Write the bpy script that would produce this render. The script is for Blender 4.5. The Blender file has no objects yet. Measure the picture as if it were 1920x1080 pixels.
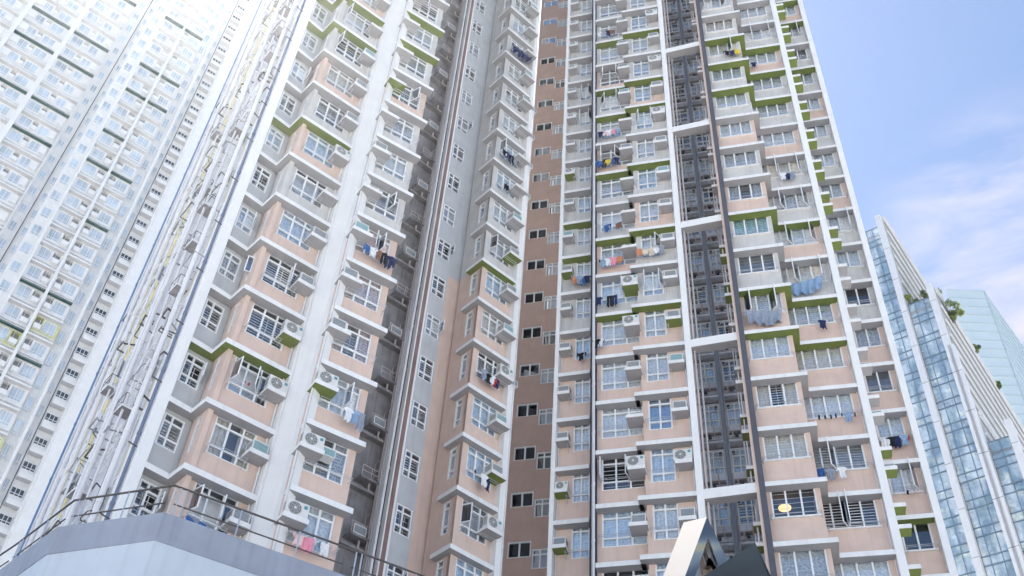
import bpy, math, random
from mathutils import Matrix, Vector
from math import radians, sin, cos, tan, atan2, pi

# ------------------------------------------------------------------ camera, sky, sun, exposure
SC = bpy.context.scene
COL = SC.collection
FPX, PITCH, ROLL, H, OFF, CAMZ = 2014.0, radians(45.62), radians(4.58), 2.8, 8.36, 1.6
Fv = Vector((0, cos(PITCH), sin(PITCH))); R0 = Vector((1, 0, 0)); U0 = R0.cross(Fv)
Rv = cos(ROLL) * R0 + sin(ROLL) * U0; Uv = -sin(ROLL) * R0 + cos(ROLL) * U0
cam = bpy.data.objects.new('camera', bpy.data.cameras.new('camera'))
cam.data.sensor_width = 36; cam.data.lens = FPX / 1920 * 36
cam.data.clip_start = 0.1; cam.data.clip_end = 6000
cam.matrix_world = Matrix(((Rv.x, Uv.x, -Fv.x, 0), (Rv.y, Uv.y, -Fv.y, 0), (Rv.z, Uv.z, -Fv.z, CAMZ), (0, 0, 0, 1)))
COL.objects.link(cam); SC.camera = cam

SUN_AZ, SUN_EL = radians(-37), radians(62)      # azimuth from +Y towards +X
CLOUD = (4.3, 4.05, 4.6, 1)
w = bpy.data.worlds.new('World'); SC.world = w; w.use_nodes = True
nt = w.node_tree; nt.nodes.clear()
def nn(t, k, **kw):
    n = t.nodes.new(k)
    for a, b in kw.items(): setattr(n, a, b)
    return n
out = nn(nt, 'ShaderNodeOutputWorld'); bg = nn(nt, 'ShaderNodeBackground')
sky = nn(nt, 'ShaderNodeTexSky', sky_type='NISHITA', sun_disc=False)
sky.sun_elevation = SUN_EL; sky.sun_rotation = SUN_AZ; sky.altitude = 0
sky.air_density = 1.0; sky.dust_density = 0.7; sky.ozone_density = 1.3
tc = nn(nt, 'ShaderNodeTexCoord')
mp = nn(nt, 'ShaderNodeMapping'); mp.inputs['Rotation'].default_value = (0.0, 0.0, radians(35)); mp.inputs['Scale'].default_value = (2.0, 7.0, 16.0)
nz = nn(nt, 'ShaderNodeTexNoise'); nz.inputs['Scale'].default_value = 1.4; nz.inputs['Detail'].default_value = 9; nz.inputs['Roughness'].default_value = 0.60; nz.inputs['Distortion'].default_value = .4
ramp = nn(nt, 'ShaderNodeMapRange'); ramp.inputs[1].default_value = .36; ramp.inputs[2].default_value = .70
cl = nn(nt, 'ShaderNodeMixRGB'); cl.inputs['Color2'].default_value = CLOUD
def pixdir(x, y):
    F_ = Vector((0, cos(PITCH), sin(PITCH))); return (F_ * FPX + Rv * (x - 960) + Uv * (540 - y)).normalized()
dt = nn(nt, 'ShaderNodeVectorMath', operation='DOT_PRODUCT'); dt.inputs[1].default_value = pixdir(1960, 500)   # one bank of thin cloud, low on the right
mk = nn(nt, 'ShaderNodeMapRange', interpolation_type='SMOOTHSTEP'); mk.inputs[1].default_value = cos(radians(9.5)); mk.inputs[2].default_value = cos(radians(3.2)); mk.inputs[3].default_value = 0; mk.inputs[4].default_value = .95
mul = nn(nt, 'ShaderNodeMath', operation='MULTIPLY')
nt.links.new(tc.outputs['Generated'], mp.inputs['Vector']); nt.links.new(mp.outputs[0], nz.inputs['Vector']); nt.links.new(tc.outputs['Generated'], dt.inputs[0]); nt.links.new(dt.outputs['Value'], mk.inputs[0])
nt.links.new(nz.outputs['Fac'], ramp.inputs[0]); nt.links.new(ramp.outputs[0], mul.inputs[0]); nt.links.new(mk.outputs[0], mul.inputs[1]); nt.links.new(mul.outputs[0], cl.inputs[0])
nt.links.new(sky.outputs[0], cl.inputs['Color1']); nt.links.new(cl.outputs[0], bg.inputs[0]); nt.links.new(bg.outputs[0], out.inputs[0])
bg.inputs['Strength'].default_value = 0.10
sun = bpy.data.objects.new('sun', bpy.data.lights.new('sun', 'SUN')); COL.objects.link(sun)
sun.data.energy = 5.0; sun.data.angle = radians(0.5); sun.data.color = (1, 0.95, 0.88)
sd = Vector((sin(SUN_AZ) * cos(SUN_EL), cos(SUN_AZ) * cos(SUN_EL), sin(SUN_EL)))
sun.rotation_euler = (-sd).to_track_quat('-Z', 'Y').to_euler()
SC.view_settings.view_transform = 'Standard'; SC.view_settings.look = 'None'
SC.view_settings.exposure = 1.27; SC.view_settings.gamma = 1
SC.render.engine = 'CYCLES'
SC.cycles.max_bounces = 8; SC.cycles.transparent_max_bounces = 16; SC.cycles.use_denoising = True

# ------------------------------------------------------------------ helpers
RNG = random.Random(7)
def ray(x, y):
    return (Fv * FPX + Rv * (x - 960) + Uv * (540 - y)).normalized()
def at_z(x, y, z):
    d = ray(x, y); t = (z - CAMZ) / d.z
    return Vector((d.x * t, d.y * t, z))
def at_d(x, y, D):
    d = ray(x, y); t = D / math.hypot(d.x, d.y)
    return Vector((d.x * t, d.y * t, CAMZ + d.z * t))
def project(p):
    q = Vector(p) - Vector((0, 0, CAMZ)); z = q.dot(Fv)
    if z <= 0: return (-9999, -9999)
    return (960 + FPX * q.dot(Rv) / z, 540 - FPX * q.dot(Uv) / z)
def seen(p, m=40):
    x, y = project(p); return -m < x < 1920 + m and -m < y < 1080 + m
def fz(n): return CAMZ + (OFF + n) * H

class MB:
    def __init__(s): s.v = []; s.f = []; s.m = []; s.mats = []
    def mi(s, m):
        if m not in s.mats: s.mats.append(m)
        return s.mats.index(m)
    def face(s, pts, m):
        b = len(s.v); s.v += [tuple(p) for p in pts]; s.f.append(tuple(range(b, b + len(pts)))); s.m.append(s.mi(m))
    def box(s, x0, x1, y0, y1, z0, z1, m, bottom=None, top=None):
        b = len(s.v)
        s.v += [(x0, y0, z0), (x1, y0, z0), (x1, y1, z0), (x0, y1, z0), (x0, y0, z1), (x1, y0, z1), (x1, y1, z1), (x0, y1, z1)]
        q = [(0, 3, 2, 1), (4, 5, 6, 7), (0, 1, 5, 4), (1, 2, 6, 5), (2, 3, 7, 6), (3, 0, 4, 7)]
        k = s.mi(m); kb = s.mi(bottom) if bottom else k; kt = s.mi(top) if top else k
        for i, f in enumerate(q): s.f.append(tuple(b + j for j in f)); s.m.append(kb if i == 0 else kt if i == 1 else k)
    def prism(s, poly, z0, z1, m, bottom=None):          # poly: plan outline
        n = len(poly); b = len(s.v)
        a = sum(poly[i][0] * poly[(i + 1) % n][1] - poly[(i + 1) % n][0] * poly[i][1] for i in range(n))
        if a < 0: poly = poly[::-1]
        s.v += [(p[0], p[1], z0) for p in poly] + [(p[0], p[1], z1) for p in poly]
        k = s.mi(m); kb = s.mi(bottom) if bottom else k
        s.f.append(tuple(b + i for i in range(n))[::-1]); s.m.append(kb)
        s.f.append(tuple(b + n + i for i in range(n))); s.m.append(k)
        for i in range(n):
            j = (i + 1) % n; s.f.append((b + i, b + j, b + n + j, b + n + i)); s.m.append(k)
    def tube(s, p, q, r, m, n=8, cap=True):
        p = Vector(p); q = Vector(q); d = (q - p)
        if d.length < 1e-6: return
        a = d.orthogonal().normalized(); c = d.normalized().cross(a); b = len(s.v); k = s.mi(m)
        for e in (p, q):
            for i in range(n):
                t = 2 * pi * i / n; s.v.append(tuple(e + a * (r * cos(t)) + c * (r * sin(t))))
        for i in range(n):
            j = (i + 1) % n; s.f.append((b + i, b + j, b + n + j, b + n + i)); s.m.append(k)
        if cap:
            s.f.append(tuple(b + i for i in range(n))[::-1]); s.m.append(k)
            s.f.append(tuple(b + n + i for i in range(n))); s.m.append(k)
    def path(s, pts, r, m, n=6):
        for a, b in zip(pts[:-1], pts[1:]): s.tube(a, b, r, m, n)
    def disc(s, c, r, y, m, n=16):                       # facing -y
        s.face([(c[0] + r * cos(-2 * pi * i / n), y, c[1] + r * sin(-2 * pi * i / n)) for i in range(n)][::-1], m)
    def mesh(s, name):
        me = bpy.data.meshes.new(name); me.from_pydata(s.v, [], s.f)
        for m in s.mats: me.materials.append(m)
        me.polygons.foreach_set('material_index', s.m); me.update(); return me

def link(name, data, parent=None, mat=None):
    o = bpy.data.objects.new(name, data); COL.objects.link(o)
    if parent: o.parent = parent
    if mat is not None: o.matrix_basis = mat
    return o
def tag(o, label, cat, group=None, kind=None):
    o['label'] = label; o['category'] = cat
    if group: o['group'] = group
    if kind: o['kind'] = kind
    return o
def struct(o): o['kind'] = 'structure'; return o
def frame(P, Q, z=0, s=0, y=0):
    P = Vector((P[0], P[1], 0)); Q = Vector((Q[0], Q[1], 0)); u = (Q - P).normalized()
    M = Matrix(((u.x, -u.y, 0, P.x), (u.y, u.x, 0, P.y), (0, 0, 1, z), (0, 0, 0, 1)))
    return M @ Matrix.Translation((s, y, 0))

# ------------------------------------------------------------------ materials
def mat(name, col, rough=0.8, metal=0.0, noise=0.08, scale=1.5, streak=0.0, bump=0.0, spec=0.3, emit=None, es=0):
    m = bpy.data.materials.new(name); m.use_nodes = True; t = m.node_tree; b = t.nodes['Principled BSDF']
    b.inputs['Roughness'].default_value = rough; b.inputs['Metallic'].default_value = metal
    b.inputs['Specular IOR Level'].default_value = spec
    b.inputs['Base Color'].default_value = (*col, 1)
    if emit: b.inputs['Emission Color'].default_value = (*emit, 1); b.inputs['Emission Strength'].default_value = es
    if noise or streak:
        g = nn(t, 'ShaderNodeNewGeometry'); n1 = nn(t, 'ShaderNodeTexNoise'); n1.inputs['Scale'].default_value = scale; n1.inputs['Detail'].default_value = 6
        t.links.new(g.outputs['Position'], n1.inputs['Vector'])
        mp = nn(t, 'ShaderNodeMapping'); mp.inputs['Scale'].default_value = (5, 5, 0.25)
        n2 = nn(t, 'ShaderNodeTexNoise'); n2.inputs['Scale'].default_value = 1.2; n2.inputs['Detail'].default_value = 5
        t.links.new(g.outputs['Position'], mp.inputs[0]); t.links.new(mp.outputs[0], n2.inputs['Vector'])
        a = nn(t, 'ShaderNodeMapRange'); a.inputs[1].default_value = .3; a.inputs[2].default_value = .7; a.inputs[3].default_value = 1 - noise; a.inputs[4].default_value = 1 + noise
        c = nn(t, 'ShaderNodeMapRange'); c.inputs[1].default_value = .5; c.inputs[2].default_value = .75; c.inputs[3].default_value = 1; c.inputs[4].default_value = 1 - streak
        t.links.new(n1.outputs['Fac'], a.inputs[0]); t.links.new(n2.outputs['Fac'], c.inputs[0])
        mu = nn(t, 'ShaderNodeMath', operation='MULTIPLY'); t.links.new(a.outputs[0], mu.inputs[0]); t.links.new(c.outputs[0], mu.inputs[1])
        v = nn(t, 'ShaderNodeVectorMath', operation='SCALE'); v.inputs[0].default_value = col
        t.links.new(mu.outputs[0], v.inputs['Scale']); t.links.new(v.outputs[0], b.inputs['Base Color'])
        if bump:
            n3 = nn(t, 'ShaderNodeTexNoise'); n3.inputs['Scale'].default_value = 14; n3.inputs['Detail'].default_value = 3
            bp = nn(t, 'ShaderNodeBump'); bp.inputs['Strength'].default_value = bump; bp.inputs['Distance'].default_value = 0.02
            t.links.new(g.outputs['Position'], n3.inputs['Vector']); t.links.new(n3.outputs['Fac'], bp.inputs['Height']); t.links.new(bp.outputs[0], b.inputs['Normal'])
    return m
def glassmat(name, tint, refl, rough=0.02, wav=0.0, wscale=0.5):
    m = bpy.data.materials.new(name); m.use_nodes = True; t = m.node_tree; t.nodes.clear()
    o = nn(t, 'ShaderNodeOutputMaterial'); tr = nn(t, 'ShaderNodeBsdfTransparent'); gl = nn(t, 'ShaderNodeBsdfGlossy'); mx = nn(t, 'ShaderNodeMixShader')
    lw = nn(t, 'ShaderNodeLayerWeight'); lw.inputs[0].default_value = .35
    r = nn(t, 'ShaderNodeMapRange'); r.inputs[3].default_value = refl; r.inputs[4].default_value = 1
    tr.inputs[0].default_value = (*tint, 1); gl.inputs['Roughness'].default_value = rough; gl.inputs[0].default_value = (.93, .96, 1, 1)
    t.links.new(lw.outputs['Fresnel'], r.inputs[0]); t.links.new(r.outputs[0], mx.inputs[0]); t.links.new(tr.outputs[0], mx.inputs[1]); t.links.new(gl.outputs[0], mx.inputs[2]); t.links.new(mx.outputs[0], o.inputs[0])
    if wav:
        g = nn(t, 'ShaderNodeNewGeometry'); n3 = nn(t, 'ShaderNodeTexNoise'); n3.inputs['Scale'].default_value = wscale; n3.inputs['Detail'].default_value = 2
        bp = nn(t, 'ShaderNodeBump'); bp.inputs['Strength'].default_value = wav; bp.inputs['Distance'].default_value = 0.3
        t.links.new(g.outputs['Position'], n3.inputs['Vector']); t.links.new(n3.outputs['Fac'], bp.inputs['Height']); t.links.new(bp.outputs[0], gl.inputs['Normal'])
    return m
WHITE = mat('white_painted_render', (.82, .82, .82), streak=.04, noise=.03)
TRIM = mat('white_ledge_render', (.80, .80, .80), streak=.10, noise=.05)
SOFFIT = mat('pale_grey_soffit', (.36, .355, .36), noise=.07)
GREEN = mat('green_painted_soffit', (.165, .21, .055), noise=.10)
GREY = mat('light_grey_render', (.58, .57, .56), streak=.16, noise=.08, bump=.1)
GREYW = mat('blue_grey_render', (.51, .53, .55), streak=.12, noise=.06, bump=.1)
PEACH = mat('peach_render', (.67, .52, .45), streak=.09, noise=.06, bump=.12)
BROWN = mat('brown_render', (.52, .375, .32), streak=.04, noise=.06, bump=.15)
SHAFT = mat('stained_grey_shaft_render', (.27, .26, .27), streak=.35, noise=.2)
SHAFTB = mat('red_brown_shaft_render', (.25, .16, .15), streak=.35, noise=.15)
SLATE = mat('slate_blue_shaft_render', (.70, .74, .84), streak=.3, noise=.2)
DARK = mat('charcoal_render', (.10, .105, .13), noise=.08)
NAVY = mat('navy_channel_render', (.05, .06, .11), noise=.08)
ALU = mat('white_aluminium', (.84, .86, .88), rough=.4, noise=0, spec=.5)
ALUD = mat('dark_window_gasket', (.10, .12, .16), rough=.5, noise=0)
STEEL = mat('galvanised_steel', (.55, .57, .60), rough=.35, metal=.6, noise=.06)
RAILD = mat('dark_bronze_rail', (.10, .09, .09), rough=.35, metal=.5, noise=0)
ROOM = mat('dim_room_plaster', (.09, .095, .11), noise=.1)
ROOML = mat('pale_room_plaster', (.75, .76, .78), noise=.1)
PIPE = mat('white_drain_pipe', (.74, .74, .76), rough=.5, streak=.15, noise=.05)
PIPEP = mat('pinkish_drain_pipe', (.60, .52, .52), rough=.5, streak=.2, noise=.08)
GLASS = glassmat('window_glass', (.92, .96, 1), .13)
GLASSB = glassmat('blue_tinted_window_glass', (.45, .60, .75), .40)
ACW = mat('ac_casing_ivory', (.70, .70, .68), rough=.45, noise=.05, spec=.5)
ACG = mat('ac_grille_grey', (.16, .17, .18), rough=.5, noise=0)
ACT = mat('ac_condenser_fins_teal', (.10, .30, .34), rough=.4, noise=.1)
ACN = mat('ac_condenser_fins_dark', (.13, .16, .20), rough=.4, noise=.1)
GROUND = mat('pale_concrete_paving', (.60, .58, .55), noise=.12, scale=.2)
def cloth(name, c): return mat('cloth_' + name, c, rough=.9, noise=.10, scale=9)
CL = {'black': cloth('black', (.015, .015, .02)), 'navy': cloth('navy', (.02, .03, .10)), 'blue': cloth('blue', (.04, .12, .34)), 'light blue': cloth('light_blue', (.26, .38, .55)),
      'white': cloth('white', (.75, .76, .78)), 'grey': cloth('grey', (.28, .32, .40)), 'brown': cloth('brown', (.22, .12, .08)), 'orange': cloth('orange', (.55, .24, .13)),
      'red': cloth('red', (.62, .04, .04)), 'pink': cloth('pink', (.78, .30, .40)), 'cream': cloth('cream', (.66, .58, .48)), 'yellow': cloth('yellow', (.68, .52, .08)), 'pale pink': cloth('pale_pink', (.78, .58, .58))}
def curtain_mat(name, c1, c2, sc):
    m = bpy.data.materials.new(name); m.use_nodes = True; t = m.node_tree; b = t.nodes['Principled BSDF']; b.inputs['Roughness'].default_value = .9
    g = nn(t, 'ShaderNodeTexCoord'); wv = nn(t, 'ShaderNodeTexNoise'); wv.inputs['Scale'].default_value = sc; wv.inputs['Detail'].default_value = 3
    r = nn(t, 'ShaderNodeValToRGB'); r.color_ramp.elements[0].color = (*c1, 1); r.color_ramp.elements[1].color = (*c2, 1); r.color_ramp.elements[0].position = .40; r.color_ramp.elements[1].position = .60
    t.links.new(g.outputs['Object'], wv.inputs['Vector']); t.links.new(wv.outputs['Fac'], r.inputs[0]); t.links.new(r.outputs[0], b.inputs['Base Color']); return m
CURT = [curtain_mat('white_lace_curtain', (.88, .89, .90), (.62, .66, .72), 9), curtain_mat('pale_blue_curtain', (.74, .84, .92), (.50, .64, .80), 7),
        curtain_mat('cream_curtain', (.68, .60, .50), (.80, .76, .70), 6), curtain_mat('grey_figured_curtain', (.40, .42, .46), (.70, .72, .74), 12),
        curtain_mat('teal_curtain', (.30, .52, .55), (.45, .66, .68), 4), curtain_mat('rose_curtain', (.62, .42, .42), (.80, .72, .70), 10)]

# ------------------------------------------------------------------ ground
gm = MB(); gm.face([(-330, -330, 0), (330, -330, 0), (330, 330, 0), (-330, 330, 0)], GROUND)
struct(link('ground', gm.mesh('ground')))

# ------------------------------------------------------------------ windows
CACHE = {}
def cached(key, fn):
    if key not in CACHE: CACHE[key] = fn()
    return CACHE[key]
def bars(mb, xs, zs, w=.072, y0=-.03, y1=.05, m=None):     # xs, zs: bar centres including the outer ones
    m = m or ALU
    for x in xs: mb.box(x - w / 2, x + w / 2, y0, y1, zs[0] - w / 2, zs[-1] + w / 2, m)
    for z in zs:
        for a, b in zip(xs[:-1], xs[1:]): mb.box(a + w / 2, b - w / 2, y0 + .004, y1 - .004, z - w / 2, z + w / 2, m)
def sash_mesh(w, h):                                      # hinged at x=0, extends to +x
    mb = MB(); bars(mb, [.02, w - .02], [.02, h - .02], .045, -.02, .02); mb.box(.04, w - .04, -.004, .004, .04, h - .04, GLASSB); return mb.mesh('casement_sash')
def grille_mesh(w, h, st):
    mb = MB()
    if st == 0:
        n = max(3, int(h / .13))
        for i in range(n + 1): mb.box(0, w, 0, .012, h * i / n - .016, h * i / n + .016, ALU)
        for x in (0, w / 2, w): mb.box(x - .012, x + .012, -.006, .018, 0, h, ALU)
    else:
        for x in (0, w * .33, w * .66, w): mb.box(x - .010, x + .010, 0, .012, 0, h, ALU)
        n = max(3, int(h / .2))
        for i in range(n + 1): mb.box(0, w, .012, .022, h * i / n - .010, h * i / n + .010, ALU)
    return mb.mesh('window_grille')
def curtain_mesh(w, h, mi, gap):
    mb = MB(); n = 14; m = CURT[mi]
    spans = [(0, w)] if not gap else [(0, w * .36), (w * .62, w)]
    for a, b in spans:
        pts = [(a + (b - a) * i / n, .03 * sin(i * 2.4 + a * 5)) for i in range(n + 1)]
        for (x0, y0), (x1, y1) in zip(pts[:-1], pts[1:]): mb.face([(x0, y0, 0), (x1, y1, 0), (x1, y1, h), (x0, y0, h)], m)
    return mb.mesh('curtain')

def window(kind, parent, M, w, h, xs, zs, opens=(), grille=None, curt=None, gap=False, tint=False):
    """M: local frame at the lower left corner of the opening, y=0 at the frame plane"""
    key = (kind, round(w, 2), round(h, 2), tuple(xs), tuple(zs))
    def mk():
        mb = MB(); bars(mb, [.025] + [x * w for x in xs] + [w - .025], [.025] + [z * h for z in zs] + [h - .025]); return mb.mesh(kind)
    win = link(kind, cached(key, mk), parent, M)
    X = [0] + list(xs) + [1]; Z = [0] + list(zs) + [1]
    # glass, leaving open casements out
    okey = ('glass', key, tuple(opens), tint)
    main = max(range(len(Z) - 1), key=lambda k: Z[k + 1] - Z[k])
    def mg():
        mb = MB()
        for i in range(len(X) - 1):
            for k in range(len(Z) - 1):
                if i in opens and k == main: continue
                mb.face([(X[i] * w, .02, Z[k] * h), (X[i + 1] * w, .02, Z[k] * h), (X[i + 1] * w, .02, Z[k + 1] * h), (X[i] * w, .02, Z[k + 1] * h)], GLASSB if tint else GLASS)
        return mb.mesh('glass_pane')
    link('glass_pane', cached(okey, mg), win)
    for i in opens:
        sw = (X[i + 1] - X[i]) * w; sh = (Z[main + 1] - Z[main]) * h
        me = cached(('sash', round(sw, 2), round(sh, 2)), lambda: sash_mesh(sw, sh))
        a = radians(RNG.uniform(55, 88))
        if (i % 2 == 0) != (len(X) == 2): Mh = Matrix.Translation((X[i] * w, -.03, Z[main] * h)) @ Matrix.Rotation(-a, 4, 'Z')
        else: Mh = Matrix.Translation((X[i + 1] * w, -.03, Z[main] * h)) @ Matrix.Rotation(pi + a, 4, 'Z')
        link('open_sash', me, win, Mh)
    if grille is not None:
        me = cached(('grille', round(w, 2), round(h, 2), grille), lambda: grille_mesh(w - .1, h * (Z[main + 1] - 0) - .1, grille))
        link('window_grille', me, win, Matrix.Translation((.05, .09, .05)))
    if curt is not None:
        me = cached(('curt', round(w, 2), round(h, 2), curt, gap), lambda: curtain_mesh(w - .02, h, curt, gap))
        link('curtain', me, win, Matrix.Translation((.01, .10, 0)))
    return win

def wall_cell(mb, s0, s1, y0, y1, z0, z1, holes, m, room=True, rm=None):
    """wall slab with rectangular holes [(a,b,c,d)] sorted by s, not overlapping; each hole gets a dim room behind it"""
    x = s0
    for a, b, c, d in holes:
        if a > x: mb.box(x, a, y0, y1, z0, z1, m)
        mb.box(a, b, y0, y1, z0, c, m); mb.box(a, b, y0, y1, d, z1, m); x = b
        if room:
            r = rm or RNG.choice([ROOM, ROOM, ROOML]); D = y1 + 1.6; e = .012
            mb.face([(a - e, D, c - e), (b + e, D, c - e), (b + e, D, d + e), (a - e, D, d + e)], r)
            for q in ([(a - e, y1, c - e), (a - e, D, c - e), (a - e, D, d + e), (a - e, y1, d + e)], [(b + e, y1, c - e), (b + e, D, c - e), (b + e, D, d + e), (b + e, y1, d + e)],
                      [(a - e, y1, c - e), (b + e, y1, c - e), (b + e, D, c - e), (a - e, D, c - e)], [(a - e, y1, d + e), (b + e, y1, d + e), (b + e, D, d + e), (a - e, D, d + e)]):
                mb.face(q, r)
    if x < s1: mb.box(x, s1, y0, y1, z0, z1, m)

def rack_mesh(w, out=.42, rods=2, style=0):
    mb = MB()
    for k in range(rods): mb.tube((0, -out + k * .12, 0), (w, -out + k * .12, 0), .012, STEEL, 5)
    for x in (.03, w - .03):
        mb.path([(x, 0, .02), (x, -out * .5, -.06), (x, -out, 0)], .013, STEEL, 5); mb.path([(x, 0, -.22), (x, -out * .55, -.12), (x, -out + .1, 0)], .010, STEEL, 5)
    return mb.mesh('drying_rack')
def shelf_mesh(w, d, t, green):
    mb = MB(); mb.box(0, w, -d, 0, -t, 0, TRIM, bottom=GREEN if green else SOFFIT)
    mb.box(0, w, -d - .03, -d, -t, .015, TRIM); return mb.mesh('air_conditioner_shelf')

# ------------------------------------------------------------------ air conditioners (things)
ORD = ['bottom', 'second', 'third', 'fourth', 'fifth', 'sixth', 'seventh', 'eighth', 'ninth', 'tenth', 'eleventh', 'twelfth', 'thirteenth', 'fourteenth', 'fifteenth', 'sixteenth', 'seventeenth', 'eighteenth', 'nineteenth', 'twentieth', 'twenty-first', 'twenty-second']
def ac_box_meshes(fin):
    b = MB(); W_, D_, H_ = .62, .55, .42
    b.box(0, W_, -D_, 0, 0, H_, ACW)
    for k in range(6): b.box(-.006, 0, -D_ + .06, -.1, .08 + k * .05, .10 + k * .05, ACG); b.box(W_, W_ + .006, -D_ + .06, -.1, .08 + k * .05, .10 + k * .05, ACG)
    g = MB(); g.box(.05, W_ - .05, -D_ - .012, -D_ + .002, .05, H_ - .06, fin)
    for k in range(12): x = .07 + k * .042; g.box(x, x + .010, -D_ - .018, -D_ - .011, .055, H_ - .065, ACW)
    return b.mesh('air_conditioner'), g.mesh('condenser_grille')
def ac_fan_meshes():
    b = MB(); W_, D_, H_ = .80, .30, .56
    b.box(0, W_, -D_, 0, .04, H_, ACW); b.box(.05, .12, -D_, 0, 0, .04, ACG); b.box(W_ - .12, W_ - .05, -D_, 0, 0, .04, ACG)
    for k in range(7): b.box(-.005, 0, -D_ + .04, -.04, .12 + k * .055, .14 + k * .055, ACG)
    b.box(.62, .74, -D_ - .008, -D_, .38, .50, ACT)
    f = MB(); c = (.31, .30); f.disc(c, .235, -D_ - .006, ACG, 22)
    for rr in (.10, .16, .215): 
        pts = [(c[0] + rr * cos(2 * pi * i / 18), -D_ - .02, c[1] + rr * sin(2 * pi * i / 18)) for i in range(19)]; f.path(pts, .006, ACW, 4)
    for k in range(8):
        t = 2 * pi * k / 8; f.tube((c[0] + .05 * cos(t), -D_ - .02, c[1] + .05 * sin(t)), (c[0] + .23 * cos(t), -D_ - .02, c[1] + .23 * sin(t)), .005, ACW, 4)
    f.disc(c, .05, -D_ - .024, ACW, 12)
    return b.mesh('air_conditioner'), f.mesh('fan_grille')
AC = {}
ACCOUNT = {}
def add_ac(M, kind, where, order):
    if kind not in AC: AC[kind] = ac_fan_meshes() if kind == 'fan' else ac_box_meshes({'teal': ACT, 'dark': ACN, 'grey': ACG}[kind])
    a, g = AC[kind]
    o = link('air_conditioner', a, None, M); link('fan_grille' if kind == 'fan' else 'condenser_grille', g, o)
    d = {'fan': 'round-fan air conditioner', 'teal': 'teal-finned air conditioner', 'dark': 'dark-finned air conditioner', 'grey': 'grey-finned air conditioner'}[kind]
    tag(o, f'{d} {where.format(order)}', 'air conditioner', 'air conditioners on the facade shelves')
    return o

# ------------------------------------------------------------------ laundry (things)
def garment(kind, color, seed):
    r = random.Random(seed); mb = MB(); m = CL[color]; L = {'shirt': .68, 'trousers': .88, 'towel': .6, 'sock': .26, 'sheet': .75}[kind]; W_ = {'shirt': .5, 'trousers': .36, 'towel': .42, 'sock': .09, 'sheet': 1.7}[kind]
    nx, nz_ = (40 if kind == 'sheet' else 10), 9; th = .012
    def prof(v):                                           # half width at height fraction v (0 top)
        if kind == 'shirt': return [.5, 1.0, 1.0, .62, .60, .62, .64, .66, .68, .70][min(9, int(v * 9.99))] * W_ / 2
        if kind == 'sheet': return W_ / 2 * (1 - .10 * v)
        return W_ / 2 * (1 + .05 * sin(v * 9 + seed))
    def sag(u): return (.10 * sin(u * pi) if kind == 'sheet' else 0)
    strips = [(-1, 1)] if kind != 'trousers' else [(-1, -.08), (.08, 1)]
    ph = r.uniform(0, 6)
    for a, b in strips:
        grid = []
        for j in range(nz_ + 1):
            v = j / nz_; row = []
            for i in range(nx + 1):
                u = a + (b - a) * i / nx; hw = prof(v)
                if kind == 'trousers' and v < .25: uu = (u + (.08 if u < 0 else -.08)) * (1 if abs(u) > .1 else .0)
                else: uu = u
                x = uu * hw; y = (.07 * sin(u * 14 + ph + v * 2) + .04 * sin(u * 5 - v * 6)) * (.3 + v) if kind == 'sheet' else .045 * sin(u * 7 + ph) * v + .03 * sin(v * 8 + ph); z = -v * L * (1 + (.18 * sin((u + 1) * pi / 2) + .07 * sin(u * 9 + ph) if kind == 'sheet' else .06 * sin(u * 5 + ph))) - sag((u + 1) / 2) * (1 if kind == 'sheet' else 0)
                row.append((x, y, z))
            grid.append(row)
        for j in range(nz_):
            for i in range(nx):
                q = [grid[j][i], grid[j][i + 1], grid[j + 1][i + 1], grid[j + 1][i]]
                mb.face(q, m); mb.face([(p[0], p[1] + th, p[2]) for p in q][::-1], m)
        for j in range(nz_):
            for i in (0, nx):
                p, q = grid[j][i], grid[j + 1][i]; mb.face([p, q, (q[0], q[1] + th, q[2]), (p[0], p[1] + th, p[2])], m)
        for i in range(nx):
            p, q = grid[nz_][i], grid[nz_][i + 1]; mb.face([p, q, (q[0], q[1] + th, q[2]), (p[0], p[1] + th, p[2])], m)
    return mb.mesh(kind)
def hang(M, items, where):
    """items: (s, kind, colour); M frame at the rack rod"""
    cnt = {}
    for s, kind, color in items: cnt[(kind, color)] = cnt.get((kind, color), 0) + 1
    k2 = {}
    for i, (s, kind, color) in enumerate(items):
        o = link(kind if kind != 'sheet' else 'bed_sheet', garment(kind, color, int(abs(M[0][3] * 7) + abs(M[2][3] * 3)) + i), None, M @ Matrix.Translation((s, RNG.uniform(-.03, .03), -.005)) @ Matrix.Rotation(RNG.uniform(-.35, .35), 4, 'Z') @ Matrix.Scale(1 if kind == 'sheet' else RNG.uniform(.72, .9), 4))
        key = (kind, color); k2[key] = k2.get(key, 0) + 1
        nm = {'sheet': 'bed sheet'}.get(kind, kind)
        pre = '' if cnt[key] == 1 else ORD[k2[key]].replace('bottom', 'first') + ' ' if k2[key] > 0 and cnt[key] > 1 else ''
        if cnt[key] > 1: pre = ['first', 'second', 'third', 'fourth', 'fifth', 'sixth'][k2[key] - 1] + ' '
        tag(o, f'{pre}{color} {nm} drying {where}', {'sheet': 'bed sheet', 'sock': 'sock'}.get(kind, kind if kind != 'trousers' else 'trousers'), 'laundry drying outside the flats')
    # hangers rod already part of rack
exec_parts = True

# ------------------------------------------------------------------ the main tower
tower = link('apartment_tower', None)
tag(tower, 'tall peach and grey apartment tower with green ledge undersides filling the photo centre', 'apartment building')
NMIN, NMAX = -3, 19
B = .42                                                     # wall set back from the ledge fronts
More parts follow.
